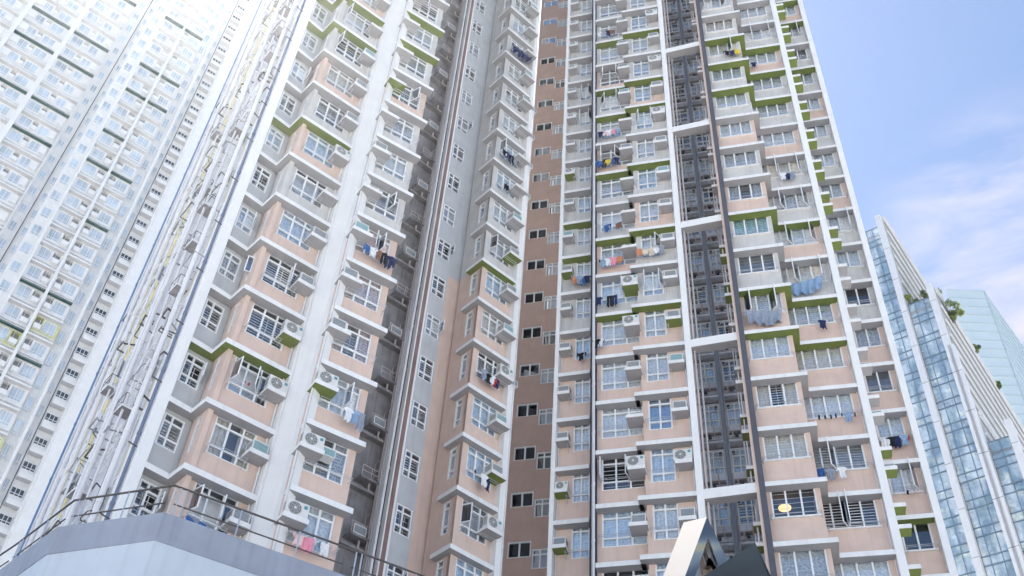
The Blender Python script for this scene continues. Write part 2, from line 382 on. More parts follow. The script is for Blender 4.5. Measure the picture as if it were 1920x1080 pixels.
# plan points (x, y) of the ledge fronts, from the left wing to the right end
P = dict(L0=((-11.48, 29.33), (-10.80, 29.94)), A=((-10.19, 29.21), (-7.99, 30.80)), Bc=((-6.77, 29.93), (-4.76, 31.11)), C=((-1.62, 37.22), (.20, 38.72)),
         R1=((2.60, 39.30), (4.17, 38.80)), R2=((4.24, 37.83), (5.98, 37.31)), R3=((5.93, 36.97), (8.20, 36.32)), R4=((10.79, 35.33), (13.13, 34.65)),
         R5=((13.34, 35.75), (15.43, 35.17)), R6=((16.66, 36.92), (18.04, 36.51)), ST=((.74, 44.07), (1.70, 43.786)), W2=((-4.10, 38.14), (-3.31, 38.756)))
P['AR'] = (P['L0'][1], P['A'][0])
def pt(col, s, y=0):
    a, b = P[col]; u = (Vector(b) - Vector(a)).normalized(); return Vector(a) + u * s + Vector((-u.y, u.x)) * y
def cell_seen(col, n, smid=1.0, m=60):
    a = pt(col, smid); return seen((a.x, a.y, fz(n) + 1.4), m)
PE = {  # floors with peach walls
    'A': lambda n: (n + 1) in (11, 8, 6) or (n + 1) <= 4, 'Bc': lambda n: (n + 1) in (8, 4, 3, 2, 1, 0, -1, -2), 'C': lambda n: n <= 5,
    'R1': lambda n: n <= 4, 'R2': lambda n: n in (12, 9, 6) or n <= 4, 'R3': lambda n: n in (11, 7) or n <= 4,
    'R4': lambda n: n in (9, 7) or n <= 4, 'R5': lambda n: n in (12, 9, 6) or n <= 4, 'R6': lambda n: n in (15, 11, 8) or n <= 4}
GR = {'L0': (10, 9, 6, 1), 'A': (10, 9, 6, 1), 'Bc': (10, 9), 'C': (6,), 'R1': (8, 7, 0), 'R2': (14, 12, 11, 9, 7, 5), 'R3': (14, 12, 11, 9, 7, 5),
      'R4': (13, 12, 11, 7, 5, 4), 'R5': (13, 12, 11, 7, 5, 4), 'R6': (16, 15, 13, 1)}

def full_height(name, polys, m):
    mb = MB()
    for poly in polys: mb.prism([tuple(p) for p in poly], 0, fz(24), m)
    return link(name, mb.mesh(name), tower)
def strip(col, s0, s1, y0, y1): return [pt(col, s0, y0), pt(col, s1, y0), pt(col, s1, y1), pt(col, s0, y1)]

# white piers and dark channels, continuous from ground to roof
full_height('corner_pier', [strip('L0', -.38, 0.0, -.02, .9)], WHITE)
u = (Vector(P['A'][1]) - Vector(P['A'][0])).normalized()
full_height('white_pier', [[pt('A', 2.72, 0.0), (-7.35, 31.05), (-6.80, 29.98), (-6.62, 30.35), (-6.95, 31.9), pt('A', 2.72, .9)]], WHITE)
full_height('corner_pier', [strip('C', 2.32, 2.62, -.04, 1.0)], WHITE)
full_height('white_pier', [strip('R1', -.22, -.03, -.05, .8)], WHITE)
full_height('drainage_channel', [[pt('R1', 1.50, .25), pt('R1', 1.62, .25), pt('R2', -.02, .9), pt('R2', -.02, .1), pt('R2', -.13, .1)]], NAVY)
full_height('white_pier', [strip('R3', 2.37, 2.66, -.04, 1.1)], WHITE)
full_height('peach_pier', [strip('R4', -.36, -.24, .02, 1.0)], PEACH)
full_height('charcoal_pier', [strip('R4', -.24, 0.0, -.03, 1.0)], DARK)
full_height('white_pier', [strip('R5', 2.20, 2.52, -.03, 1.6)], WHITE)
full_height('corner_pier', [strip('R6', 1.43, 1.72, -.03, .9)], WHITE)
# inner core so nothing shows through; pieces stay behind the visible walls
core = MB()
def corebox(col, s0, s1, y0, y1, m=SHAFT): core.prism([tuple(p) for p in strip(col, s0, s1, y0, y1)], 0, fz(24) - .3, m)
corebox('L0', .9, 5.2, 2.9, 9.5, WHITE); corebox('Bc', .3, 2.2, 2.6, 6.4, SHAFT); corebox('C', .3, 2.5, 2.6, 7.4, GREY)
corebox('R1', .0, 1.6, 2.6, 6, GREY); corebox('R2', .1, 4.2, 2.6, 5, GREY); corebox('R4', .1, 2.0, 3.2, 6, GREY); corebox('R5', .1, 2.3, 2.7, 5, GREY); corebox('R6', -.5, 1.5, 2.6, 6, GREY)
link('core_wall', core.mesh('core_wall'), tower)

def ledge(name, parts, n, green):
    """parts: plan polygons; white band, coloured underside"""
    mb = MB()
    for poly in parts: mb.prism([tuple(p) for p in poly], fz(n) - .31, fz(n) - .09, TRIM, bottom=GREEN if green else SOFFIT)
    return link(name, mb.mesh(name), tower)

def wallpart(col, mbs, n, s0, s1, holes, m, y0=B, th=.2, z0=-.1, z1=2.7, rm=None):
    mb = mbs.setdefault(col, MB()); q = MB()
    wall_cell(q, s0, s1, y0, y0 + th, z0, z1, holes, m, rm=rm)
    M = frame(*P[col], fz(n)); b = len(mb.v)
    mb.v += [tuple(M @ Vector(v)) for v in q.v]; mb.f += [tuple(b + i for i in f) for f in q.f]; mb.m += [mb.mi(q.mats[k]) for k in q.m]
def addlocal(mb, q, M):
    b = len(mb.v); mb.v += [tuple(M @ Vector(v)) for v in q.v]; mb.f += [tuple(b + i for i in f) for f in q.f]; mb.m += [mb.mi(q.mats[k]) for k in q.m]
walls = {}
def wcol(col, n): return PEACH if PE[col](n) else GREY

def place_window(kind, col, n, s0, s1, z0, z1, xs, zs, y=B + .06, **kw):
    return window(kind, tower, frame(*P[col], fz(n) + z0, s0, y), s1 - s0, z1 - z0, xs, zs, **kw)
def place_shelf(col, n, s0, s1, z, d, green, y=B):
    me = cached(('shelf', round(s1 - s0, 2), round(d, 2), green), lambda: shelf_mesh(s1 - s0, d, .16, green))
    link('air_conditioner_shelf', me, tower, frame(*P[col], fz(n) + z, s0, y))
def place_rack(col, n, s0, s1, z, y=B, out=.42, rods=2):
    me = cached(('rack', round(s1 - s0, 2), out, rods), lambda: rack_mesh(s1 - s0, out, rods))
    link('drying_rack', me, tower, frame(*P[col], fz(n) + z, s0, y))
def rack_frame(col, n, s0, z, y=B, out=.42): return frame(*P[col], fz(n) + z, s0, y - out)

def pick(seq): return seq[RNG.randrange(len(seq))]
def vis_order(col, smid=1.0):
    ns = [n for n in range(NMIN, NMAX) if cell_seen(col, n, smid, 0)]
    return {n: i for i, n in enumerate(ns)}
ORDERS = {c: vis_order(c) for c in P if c not in ('AR',)}
def floor_word(col, n): 
    o = ORDERS[col]; return ORD[max(0, min(21, o.get(n, 0 if n < 5 else len(o))))]
def fl(col, n):
    w_ = floor_word(col, n); return 'bottom' if w_ == 'bottom' else w_ + ' from the bottom'

WHERE = {'A': '{}, in the left bay column by the white pier', 'Bc': '{}, on shelves right of the broad white pier', 'C': '{}, in the bay column beside the brown wall',
         'R1': '{}, in the narrow column left of the dark channel', 'R2': '{}, in the column right of the dark channel', 'R3': '{}, in the column left of the crossbeam shaft', 'R6': '{}, in the side shelves of the rightmost column'}
def where(col, n): return WHERE[col].format(fl(col, n))

for n in range(NMIN, NMAX + 1):
    gL = n in GR['A']
    # ---- left wing: small-window recess, projecting bay A
    ledge('corner_ledge', [[pt('L0', 0, 0), pt('L0', .90, 0), pt('A', 0, 0), pt('A', 2.74, 0), pt('A', 2.74, B + .05), pt('A', .28, B + .05), pt('AR', -.35, B + .3), pt('L0', 0, .45)]], n, gL)
    wallpart('L0', walls, n, 0, 1.25, [(.2, 1.0, 1.0, 2.35)], GREYW, y0=.42)
    # return wall of bay A with its narrow window
    wallpart('AR', walls, n, -.30, .72, [(.02, .30, .85, 2.45)], wcol('A', n), y0=.28)
    wallpart('A', walls, n, .28, 2.72, [(.68, 2.30, .92, 2.55)], wcol('A', n))
    if cell_seen('A', n):
        op = {2: (1,), 0: (0, 1), -2: (0, 1), 9: (0,), 8: (0,), 3: ()}.get(n, ())
        place_window('small_window', 'L0', n, .2, 1.0, 1.0, 2.35, (.42,), (.28, .76), y=.46, opens=(1,) if n in (3, 7, 0, -2) else (), grille=0 if n % 2 else 1, curt=pick([None, None, 3, 1]))
        place_window('side_window', 'AR', n, .02, .30, .85, 2.45, (), (.24, .78), y=.33, opens=(0,) if n == 2 else (), tint=True)
        place_window('bay_window', 'A', n, .68, 2.30, .92, 2.55, (.345, .69), (.24, .78), opens=op, grille=pick([None, 0, 1]), curt=pick([0, None, 1, 3, 2, None]) if n not in (0,) else None, gap=n in (-1, 4))
        place_shelf('A', n, 1.92, 2.68, 1.42, .62, n == 1)
        place_rack('A', n, .58, 2.05, 1.08)
        k = {1: 'fan', 0: 'fan', -1: 'teal', 2: 'dark', 3: 'dark', 6: 'dark', 7: 'dark', 8: 'teal', 5: 'fan', -2: 'dark', 10: 'fan'}.get(n)
        if k: add_ac(frame(*P['A'], fz(n) + 1.42, 1.92 if k == 'fan' else 1.98, B - (.28 if k == 'fan' else .06)), k, where('A', n), '')
    # ---- bay B
    gB = n in GR['Bc']
    ledge('straight_ledge', [strip('Bc', 0, 2.34, 0, B + .05)], n, gB)
    wallpart('Bc', walls, n, .02, 2.2, [(.28, 1.92, .90, 2.55)], wcol('Bc', n), y0=B)
    wallpart('Bc', walls, n, 2.0, 2.2, [], wcol('Bc', n), y0=B + .2, th=2.2)
    if cell_seen('Bc', n):
        op = {3: (1, 2), 10: (1,), 7: (2,), 9: (), 0: (2,), 4: (2,)}.get(n, ())
        place_window('bay_window', 'Bc', n, .28, 1.92, .90, 2.55, (.33, .66), (.24, .78), opens=op, grille=pick([0, 0, 1, None]), curt=pick([0, None, 3, 5, None]), gap=n in (-1, 1))
        place_shelf('Bc', n, -.12, .80, 1.46, .66, n in (7, 0))
        place_rack('Bc', n, .30, 2.12, 1.05)
        k = {3: 'teal', 2: 'dark', 1: 'dark', 0: 'fan', -1: 'fan', -2: 'fan', 5: 'grey', 6: None, 7: None}.get(n)
        if k: add_ac(frame(*P['Bc'], fz(n) + 1.46, -.06, B - (.32 if k == 'fan' else .10)), k, where('Bc', n), '')
        if n == -1: add_ac(frame(*P['Bc'], fz(n) + 1.46, .78, B - .06) @ Matrix.Scale(.8, 4), 'teal', fl('Bc', n) + ', beside a fan unit right of the white pier', '')
    # ---- wall W2 with small windows, return wall, bay C
    top = n >= 6
    wallpart('W2', walls, n, -.02, .95, [(.05, .88, .85, 2.25)], GREYW, y0=0)
    pw = GREYW if top else PEACH
    wallpart('W2', walls, n, .95, 2.95, [], pw, y0=0)
    cm = wcol('C', n)
    mb = walls.setdefault('C', MB()); q = MB()
    u3 = .30                                             # bay C return wall (faces left)
    Pc = pt('C', u3, B - .1); Pb = pt('C', u3, 2.1)
    P['CR'] = ((Pb.x, Pb.y), (Pc.x, Pc.y))
    Lr = (Vector(P['CR'][1]) - Vector(P['CR'][0])).length
    wall_cell(q, 0, Lr, 0, .18, -.1, 2.7, [(Lr - .85, Lr - .40, .85, 2.45)], cm); addlocal(mb, q, frame(*P['CR'], fz(n)))
    wallpart('C', walls, n, .48, 2.32, [(.62, 2.10, .88, 2.55)], cm, y0=B - .1)
    wallpart('C', walls, n, .30, .62, [], cm, y0=B - .1 + .003, th=.17)
    ledge('corner_ledge', [[pt('C', 0, 0), pt('C', 2.34, 0), pt('C', 2.34, B + .05), pt('C', .33, B + .05), pt('C', .33, 1.28), pt('C', 0, 1.28)]], n, n in GR['C'])
    if cell_seen('W2', n, .5): place_window('small_window', 'W2', n, .05, .88, .85, 2.25, (.42,), (.28, .76), y=.05, grille=0 if n % 2 else 1, opens=(1,) if n in (10, 6, -1, 4) else (), curt=pick([None, None, 3]))
    if cell_seen('C', n):
        place_window('side_window', 'CR', n, Lr - .85, Lr - .40, .85, 2.45, (), (.24, .78), y=.05, tint=True, curt=0)
        op = {6: (0,), 0: (0,), 9: (0,), 15: (1,)}.get(n, ())
        place_window('bay_window', 'C', n, .62, 2.10, .88, 2.55, (.345, .69), (.24, .78), y=B - .04, opens=op, grille=pick([0, None, 1, 0]), curt=pick([0, None, 3, 1, 2, None]))
        place_shelf('C', n, 1.50, 2.36, 1.34, .66, n in (6, 1), y=B - .1)
        place_rack('C', n, .55, 2.2, 1.05, y=B - .1)
        k = {0: 'fan', 1: 'dark', 2: 'teal', 3: 'fan', 4: 'teal', 5: 'dark', 6: 'grey', 7: 'teal', 11: 'grey', 12: 'teal', 15: 'teal', -1: 'dark'}.get(n)
        if k: add_ac(frame(*P['C'], fz(n) + 1.34, 1.54, B - (.42 if k == 'fan' else .18)), k, where('C', n), '')
        if n in (8, 9, 10, 11, 3): add_ac(frame(*P['C'], fz(n) + 1.34, 2.35, B - .02) @ Matrix.Scale(.85, 4), 'dark', fl('C', n) + ', at the pier edge beside the brown wall', '')
    # ---- brown stair wall
    q = MB(); mb = walls.setdefault('ST', MB())
    wall_cell(q, -.30, 3.4, 0, .2, -.1, 2.7, [(.02, 1.16, .80, 1.68), (1.22, 2.0, .14, 1.20)], BROWN, rm=ROOM); addlocal(mb, q, frame(*P['ST'], fz(n)))
    if cell_seen('ST', n, .9):
        place_window('stair_window', 'ST', n, .02, 1.16, .80, 1.68, (.5,), (), y=.06, tint=True)
        place_window('toilet_window', 'ST', n, 1.22, 2.0, .14, 1.20, (.5,), (.72,), y=.06, tint=bool(n % 3), curt=pick([None, 0]))
    # ---- R1
    ledge('straight_ledge', [strip('R1', -.03, 1.52, 0, B + .05)], n, n in GR['R1'])
    wallpart('R1', walls, n, -.03, 1.62, [(.68, 1.48, 1.02, 2.72)], wcol('R1', n))
    if cell_seen('R1', n, .7):
        place_window('bedroom_window', 'R1', n, .68, 1.48, 1.02, 2.72, (.5,), (.25, .78), grille=pick([0, 0, 1]), curt=pick([1, 0, 0]), opens=(0, 1) if n in (12, 11) else ())
        place_shelf('R1', n, -.02, .58, 1.42, .55, n in (9, 6, 1, 0))
        place_rack('R1', n, .45, 1.45, 1.2, out=.36)
        k = 'fan' if n in (15, 14, 13, 11, 9, 1, 17) else pick(['dark', 'grey', 'teal'])
        add_ac(frame(*P['R1'], fz(n) + 1.42, .0, B - .30 if k == 'fan' else B - .03) @ Matrix.Scale(.74 if k == 'fan' else .9, 4), k, where('R1', n), '')
    # ---- R2
    ledge('straight_ledge', [strip('R2', -.02, 2.0, 0, B + .05)], n, n in GR['R2'])
    wallpart('R2', walls, n, -.02, 2.3, [(.18, 2.08, .85, 2.58)], wcol('R2', n))
    if cell_seen('R2', n):
        op = (0, 1) if n in (12, 11, 9, 1) else (1,) if n == 5 else ()
        place_window('bedroom_window', 'R2', n, .18, 2.08, .85, 2.58, (.33, .66), (.25, .80), grille=pick([0, 0, 1]), curt=pick([1, 0, 0, None, 3]), opens=op)
        place_rack('R2', n, .08, 1.40, 1.22, out=.38)
        place_shelf('R2', n, 1.42, 2.18, 1.40, .80, n in (5,))
        k = {1: 'fan', 4: 'fan', 5: 'fan'}.get(n, pick(['dark', 'grey', 'teal', None, 'grey']))
        if k and k != 'fan': add_ac(frame(*P['R2'], fz(n) + 1.40, 1.50, B - .20), k, where('R2', n), '')
        if k == 'fan': add_ac(frame(*P['R2'], fz(n) + 1.40, 1.36, B - .48), k, where('R2', n), '')
    # ---- R3
    ledge('straight_ledge', [[pt('R3', -.05, 0), pt('R3', 2.37, 0), pt('R3', 2.37, B + .05), pt('R3', .26, B + .05), pt('R3', .26, .95), pt('R3', -.05, .95)]], n, n in GR['R3'])
    wallpart('R3', walls, n, .25, 2.37, [(.50, 1.54, .80, 2.60)], wcol('R3', n))
    wallpart('R3', walls, n, .25, .43, [], wcol('R3', n), y0=B + .2, th=.9)
    if cell_seen('R3', n):
        op = (0, 1) if n in (10, 5) else (1,) if n == 6 else ()
        place_window('bedroom_window', 'R3', n, .50, 1.54, .80, 2.60, (.5,), (.25, .80), grille=pick([0, 0, 1]), curt=pick([1, 0, 0]), opens=op, tint=n == 2)
        place_rack('R3', n, .38, 1.70, 1.15, out=.38)
        place_shelf('R3', n, 1.58, 2.30, 1.40, .60, n in (4,))
        k = 'fan' if n in (15, 14, 12, 10, 1) else pick(['dark', 'grey', 'teal', 'dark'])
        add_ac(frame(*P['R3'], fz(n) + 1.40, 1.52 if k == 'fan' else 1.64, B - (.28 if k == 'fan' else .04)), k, where('R3', n), '')
    # ---- R4: three-pane windows on a projecting bay
    ledge('broad_ledge', [[pt('R4', 0, 0), pt('R4', 2.44, 0), pt('R4', 2.44, 1.15), pt('R4', 2.0, 1.15), pt('R4', 2.0, B + .05), pt('R4', 0, B + .05)]], n, n in GR['R4'])
    wallpart('R4', walls, n, 0.0, 2.12, [(.16, 1.93, 1.24, 2.72)], wcol('R4', n))
    wallpart('R4', walls, n, 1.92, 2.12, [], wcol('R4', n), y0=B + .2, th=1.2)
    if cell_seen('R4', n):
        op = {4: (0, 2), 12: (2,), 14: (0, 2)}.get(n, ())
        place_window('triple_window', 'R4', n, .16, 1.93, 1.24, 2.72, (.333, .667), (), grille=pick([0, 0, 1]) if n > -2 else None, curt=pick([0, 2, 3, None]) if n not in (6, 0) else (4 if n == 6 else None), opens=op, gap=n in (2, 7))
        mbx = cached(('sill', 'R4'), lambda: (lambda b: (b.box(0, 1.98, -.10, 0, -.07, -.01, TRIM), b.mesh('window_sill'))[1])(MB()))
        link('window_sill', mbx, tower, frame(*P['R4'], fz(n) + 1.23, .06, B)); place_rack('R4', n, .05, 2.05, 1.30, out=.2, rods=1)
    # ---- R5
    ledge('broad_ledge', [strip('R5', -.35, 2.22, 0, B + .05)], n, n in GR['R5'])
    wallpart('R5', walls, n, -.45, 2.22, [(-.28, 1.92, 1.26, 2.72)], wcol('R5', n))
    if cell_seen('R5', n):
        op = {13: (1, 3), 8: (1, 3), 7: (0, 1, 3), 6: (0, 1, 3), 5: (1, 3), 1: (1,), 0: (0, 1, 2), 10: (0,)}.get(n, ())
        place_window('triple_window', 'R5', n, -.28, 1.92, 1.26, 2.72, (.20, .46, .73), (), grille=0 if n not in (8, 7, 6) else 1, curt=pick([0, 3, 2, 0]) if n not in (0, 1) else None, opens=op)
        mbx = cached(('sill', 'R5'), lambda: (lambda b: (b.box(0, 2.3, -.10, 0, -.07, -.01, TRIM), b.mesh('window_sill'))[1])(MB()))
        link('window_sill', mbx, tower, frame(*P['R5'], fz(n) + 1.24, -.32, B)); place_rack('R5', n, -.1, 2.18, 1.32, out=.3, rods=2)
    # ---- R6 with side shelves
    ledge('broad_ledge', [strip('R6', -.30, 1.45, 0, B + .05)], n, n in GR['R6'])
    wallpart('R6', walls, n, -1.1, 1.45, [(.05, 1.22, 1.28, 2.72)], wcol('R6', n))
    gs = n >= 6 and n <= 14 or n <= 1
    if cell_seen('R6', n, .6):
        place_window('triple_window', 'R6', n, .05, 1.22, 1.28, 2.72, (.5,), (), grille=pick([None, 0, 1]), curt=pick([0, 3, None]), opens=(1,) if n in (7, 1, 14) else ())
        mbx = cached(('sill', 'R6'), lambda: (lambda b: (b.box(0, 1.35, -.10, 0, -.07, -.01, TRIM), b.mesh('window_sill'))[1])(MB()))
        link('window_sill', mbx, tower, frame(*P['R6'], fz(n) + 1.26, -.02, B)); place_rack('R6', n, .1, 1.38, 1.34, out=.3, rods=2)
        for zz, yy in ((1.02, .10), (2.12, .25)):
            me = cached(('side', gs), lambda: shelf_mesh(.50, .62, .16, gs))
            link('side_shelf', me, tower, frame(*P['R5'], fz(n) + zz, 2.53, yy + .62))
        if n in (2, 1, 3, 12): add_ac(frame(*P['R5'], fz(n) + 1.03, 2.55, .70) @ Matrix.Scale(.7, 4), 'dark', fl('R6', n) + ', low in the side shelves of the rightmost column', '')
for c, mb in walls.items(): link('wall', mb.mesh('wall'), tower)
print('walls done', len(bpy.data.objects))

# ---- crossbeams over the right light shaft
for n in (-2, 1, 4, 7, 10, 13, 16):
    mb = MB(); a, b2 = pt('R3', 2.66, .05), pt('R4', -.36, .12); v = (b2 - a).normalized(); k = Vector((-v.y, v.x))
    mb.prism([tuple(a), tuple(b2), tuple(b2 + k * .5), tuple(a + k * .5)], fz(n) - .48, fz(n), WHITE, bottom=SOFFIT); link('crossbeam', mb.mesh('crossbeam'), tower)

# ---- light shaft behind the beams
PS = ((7.6, 41.38), (12.1, 40.05)); P['SH'] = PS
q = MB()
full = MB()
full.prism([pt('R3', 2.5, 1.1), pt('R3', 2.66, 1.1), pt('SH', .25, .3), pt('SH', 0, .3)], 0, fz(24), GREYW)
full.prism([pt('R4', -.30, 1.0), pt('R4', -.05, 1.0), pt('SH', 5.2, .3), pt('SH', 4.75, .3)], 0, fz(24), PEACH)
link('shaft_side_wall', full.mesh('shaft_side_wall'), tower)
mb = MB()
for n in range(NMIN, NMAX + 1):
    q = MB(); wall_cell(q, 0, 5.2, 0, .2, 0, 2.8, [(2.22, 3.10, 1.2, 2.55), (3.48, 4.32, 1.2, 2.55)], SLATE, rm=ROOM)
    q.box(1.9, 3.15, -.35, 0, -.02, .10, SLATE); q.box(3.45, 4.6, -.35, 0, -.02, .10, SLATE); q.box(1.9, 3.15, -.12, 0, 2.62, 2.70, SHAFT); q.box(3.45, 4.5, -.12, 0, 2.62, 2.70, SHAFT); q.box(2.0, 3.1, -.16, 0, .62, .74, SHAFT); q.box(3.5, 4.4, -.16, 0, .62, .74, SHAFT)
    addlocal(mb, q, frame(*PS, fz(n)))
    if cell_seen('SH', n, 3.3):
        for k, (a, b2) in enumerate(((2.22, 3.10), (3.48, 4.32))):
            place_window('shaft_window', 'SH', n, a, b2, 1.2, 2.55, (.45,), (.3, .74), y=.05, grille=pick([None, 0, 1]), curt=pick([None, 1, 0]), opens=(k,) if pick([0, 0, 1]) else ())
            pm = cached(('vent', 1), lambda: (lambda m_: (m_.tube((0, -.12, 0), (0, .0, 0), .085, DARK, 12), m_.tube((0, -.10, 0), (0, -.09, 0), .11, ALU, 12), m_.mesh('exhaust_vent'))[2])(MB()))
            link('exhaust_vent', pm, tower, frame(*PS, fz(n) + 2.32, (a + .76) if k == 0 else a + .10, 0))
            def branch():
                m_ = MB(); m_.path([(0, -.25, .9), (0, -.25, .15), (.22, -.25, .15), (.22, -.25, .55), (.5, -.25, .55)], .035, PIPEP)
                m_.path([(.62, -.2, .95), (.62, -.2, .35), (.9, -.2, .35)], .03, PIPEP); m_.path([(.1, -.3, .02), (.95, -.3, .02)], .03, DARK)
                m_.box(.32, .48, -.28, -.1, .28, .40, DARK); return m_.mesh('branch_pipe')
            link('branch_pipe', cached(('branch', 1), branch), tower, frame(*PS, fz(n) + .12, a - .05, 0))
link('shaft_wall', mb.mesh('shaft_wall'), tower)
mb = MB(); mb.prism([pt('SH', 3.20, -.5), pt('SH', 3.38, -.5), pt('SH', 3.38, 0), pt('SH', 3.20, 0)], 0, fz(24), mat('slate_divider', (.26, .30, .38))); link('shaft_divider', mb.mesh('shaft_divider'), tower)
def vpipe(p, r, m, name='drain_pipe', z0=0, coll=True):
    mb = MB(); mb.tube((p[0], p[1], z0), (p[0], p[1], fz(24)), r, m, 8)
    if coll:
        for n in range(NMIN - 1, NMAX + 1): mb.tube((p[0], p[1], fz(n) + .9), (p[0], p[1], fz(n) + 1.02), r * 1.28, m, 8)
    return link(name, mb.mesh(name), tower)
vpipe(pt('R3', 2.78, .35), .05, PIPEP); vpipe(pt('R3', 2.92, 1.6), .05, PIPE); vpipe(pt('SH', 2.0, -.2), .05, PIPEP)
vpipe(pt('R4', -.50, 1.4), .035, PIPE); vpipe(pt('R4', -.62, 2.6), .035, PIPE)
for n in range(NMIN, NMAX + 1):          # little shelves on the right side wall of the shaft
    if not cell_seen('SH', n, 3.5): continue
    for dz, dy in ((.35, .35), (1.65, .9)):
        g_ = n in (6, 5, 0, 1, -1, 2)
        me = cached(('mini', g_), lambda: shelf_mesh(.30, .55, .16, g_))
        link('side_shelf', me, tower, frame(*P['R4'], fz(n) + dz, -.66, .9 + dy))
# ---- channel pipes and pier pipes
for s_, y_, r_, m_ in ((-.09, .0, .045, PIPE), (-.17, .1, .03, PIPE)): vpipe(pt('R2', s_, y_), r_, m_)
vpipe(pt('A', 2.66, B - .06), .04, PIPE); vpipe(pt('A', 2.78, -.05), .02, PIPE, coll=False); vpipe((-6.86, 30.0), .035, PIPE); vpipe(pt('R3', 2.30, B - .05), .035, PIPE); vpipe(pt('R1', .02, B - .04), .025, PIPE)
vpipe(pt('R5', 2.16, B - .04), .02, WHITE, coll=False); vpipe(pt('C', 2.66, -.05), .035, PIPE)
# ---- left light shaft between bay B and the W2 wall
P['LA'] = ((-8.6, 36.2), (-5.15, 38.9)); P['LB'] = ((-6.5, 40.7), (-4.36, 37.93))
mb = MB(); mb2 = MB(); LLA = (Vector(P['LA'][1]) - Vector(P['LA'][0])).length; LLB = (Vector(P['LB'][1]) - Vector(P['LB'][0])).length
for n in range(NMIN, NMAX + 1):
    q = MB(); wall_cell(q, 0, LLA, 0, .2, 0, 2.8, [(LLA - 1.95, LLA - 1.35, .9, 2.2)], SHAFT, rm=ROOM); q.box(0, LLA, -.3, 0, -.08, .06, SHAFT); addlocal(mb, q, frame(*P['LA'], fz(n)))
    q = MB(); q.box(0, LLB, 0, .2, 0, 2.8, SHAFTB); q.box(0, LLB - .2, -.05, 0, .0, .08, SHAFT); addlocal(mb2, q, frame(*P['LB'], fz(n)))
    if cell_seen('LA', n, LLA - 1):
        place_window('shaft_window', 'LA', n, LLA - 1.95, LLA - 1.35, .9, 2.2, (.5,), (.3, .74), y=.05, grille=pick([None, 0]), curt=pick([None, 3]), opens=(0,) if pick([0, 1]) else ())
        def balc():
            m_ = MB(); m_.box(0, 1.0, -.55, 0, 0, .10, SHAFT); 
            for x in (.02, .5, .98): m_.tube((x, -.53, .1), (x, -.53, .62), .018, PIPEP, 5)
            for z in (.36, .62): m_.tube((0, -.53, z), (1.0, -.53, z), .018, PIPEP, 5)
            m_.path([(.98, -.53, .62), (1.0, 0, .62)], .018, PIPEP); m_.path([(.6, -.3, 0), (.6, -.3, -.35), (1.15, -.3, -.4)], .05, PIPEP)
            return m_.mesh('railed_shelf')
        link('railed_shelf', cached(('balc', 1), balc), tower, frame(*P['LA'], fz(n) + .35, LLA - 1.15, 0))
        if n % 2 == 0: add_ac(frame(*P['LA'], fz(n) + .45, LLA - 1.05, -.02), 'dark', '{}, on a railed shelf inside the left light shaft'.format(fl('W2', n)), '')
        def cage():
            m_ = MB()
            for z in (.0, .5, 1.0): m_.tube((0, -.3, z), (.8, -.3, z), .016, PIPEP, 5)
            for x in (0, .4, .8): m_.tube((x, -.3, 0), (x, -.3, 1.0), .016, PIPEP, 5)
            m_.tube((0, 0, 0), (0, -.3, 0), .016, PIPEP, 5); m_.tube((.8, 0, 0), (.8, -.3, 0), .016, PIPEP, 5); return m_.mesh('wall_rail')
        link('wall_rail', cached(('cage', 1), cage), tower, frame(*P['LB'], fz(n) + .7, LLB - 1.6, 0))
link('shaft_wall', mb.mesh('shaft_wall'), tower); link('shaft_wall', mb2.mesh('shaft_wall'), tower)
full_height('white_pier', [[(-4.42, 37.90), (-4.12, 38.13), (-4.22, 38.30), (-4.60, 38.15)]], WHITE)
for i, (t, r_, m_) in enumerate(((.12, .07, PIPE), (.32, .055, PIPE), (.50, .055, PIPE), (.70, .05, PIPEP), (1.55, .085, PIPE), (2.05, .04, PIPEP))):
    a = Vector(P['LB'][1]); b2 = Vector(P['LB'][0]); v = (b2 - a).normalized(); p = a + v * t + Vector((v.y, -v.x)) * -.0 + Vector((-.25, -.12)) * (1 if i < 4 else 1.6)
    vpipe(p, r_, m_)
# ---- side facade of the left wing, crowded with drain pipes
a = pt('L0', -.38, 0); v = Vector((-.62, .785)).normalized(); e = a + v * 9.6; P['SF'] = ((e.x, e.y), (a.x, a.y)); LS = 9.6
SIDE = mat('bright_side_render', (.64, .64, .67), streak=.3, noise=.12)
BRANCH = mat('grimy_branch_pipe', (.30, .31, .34), streak=.3, noise=.2)
YEL = mat('pale_yellow_render', (.72, .64, .36), noise=.1)
mb = MB(); rr = random.Random(3)
mb.box(0, LS, 0, .3, 0, fz(24), SIDE); mb.box(LS - 1.15, LS - .75, -.02, 0, 0, fz(24), YEL); mb.box(.5, .85, -.02, 0, 0, fz(24), PEACH); mb.box(3.0, 3.5, -.02, 0, 0, fz(24), YEL); mb.box(7.0, 7.5, -.02, 0, 0, fz(24), SHAFT)
link('side_wall', mb.mesh('side_wall'), tower, frame(*P['SF']))
for k_ in range(15):
    s_ = .35 + k_ * .62 + rr.uniform(-.12, .12); vpipe(pt('SF', s_, -rr.uniform(.15, .5) * min(1, s_ / 5 + .1)), rr.choice((.04, .05, .06, .09)) * (.6 if s_ < 1.5 else 1), PIPE)
vpipe(pt('SF', LS - .3, -.1), .06, mat('slate_blue_pipe', (.16, .20, .30), rough=.5)); vpipe(pt('SF', -.02, -.05), .06, mat('blue_pipe', (.12, .22, .40), rough=.5))
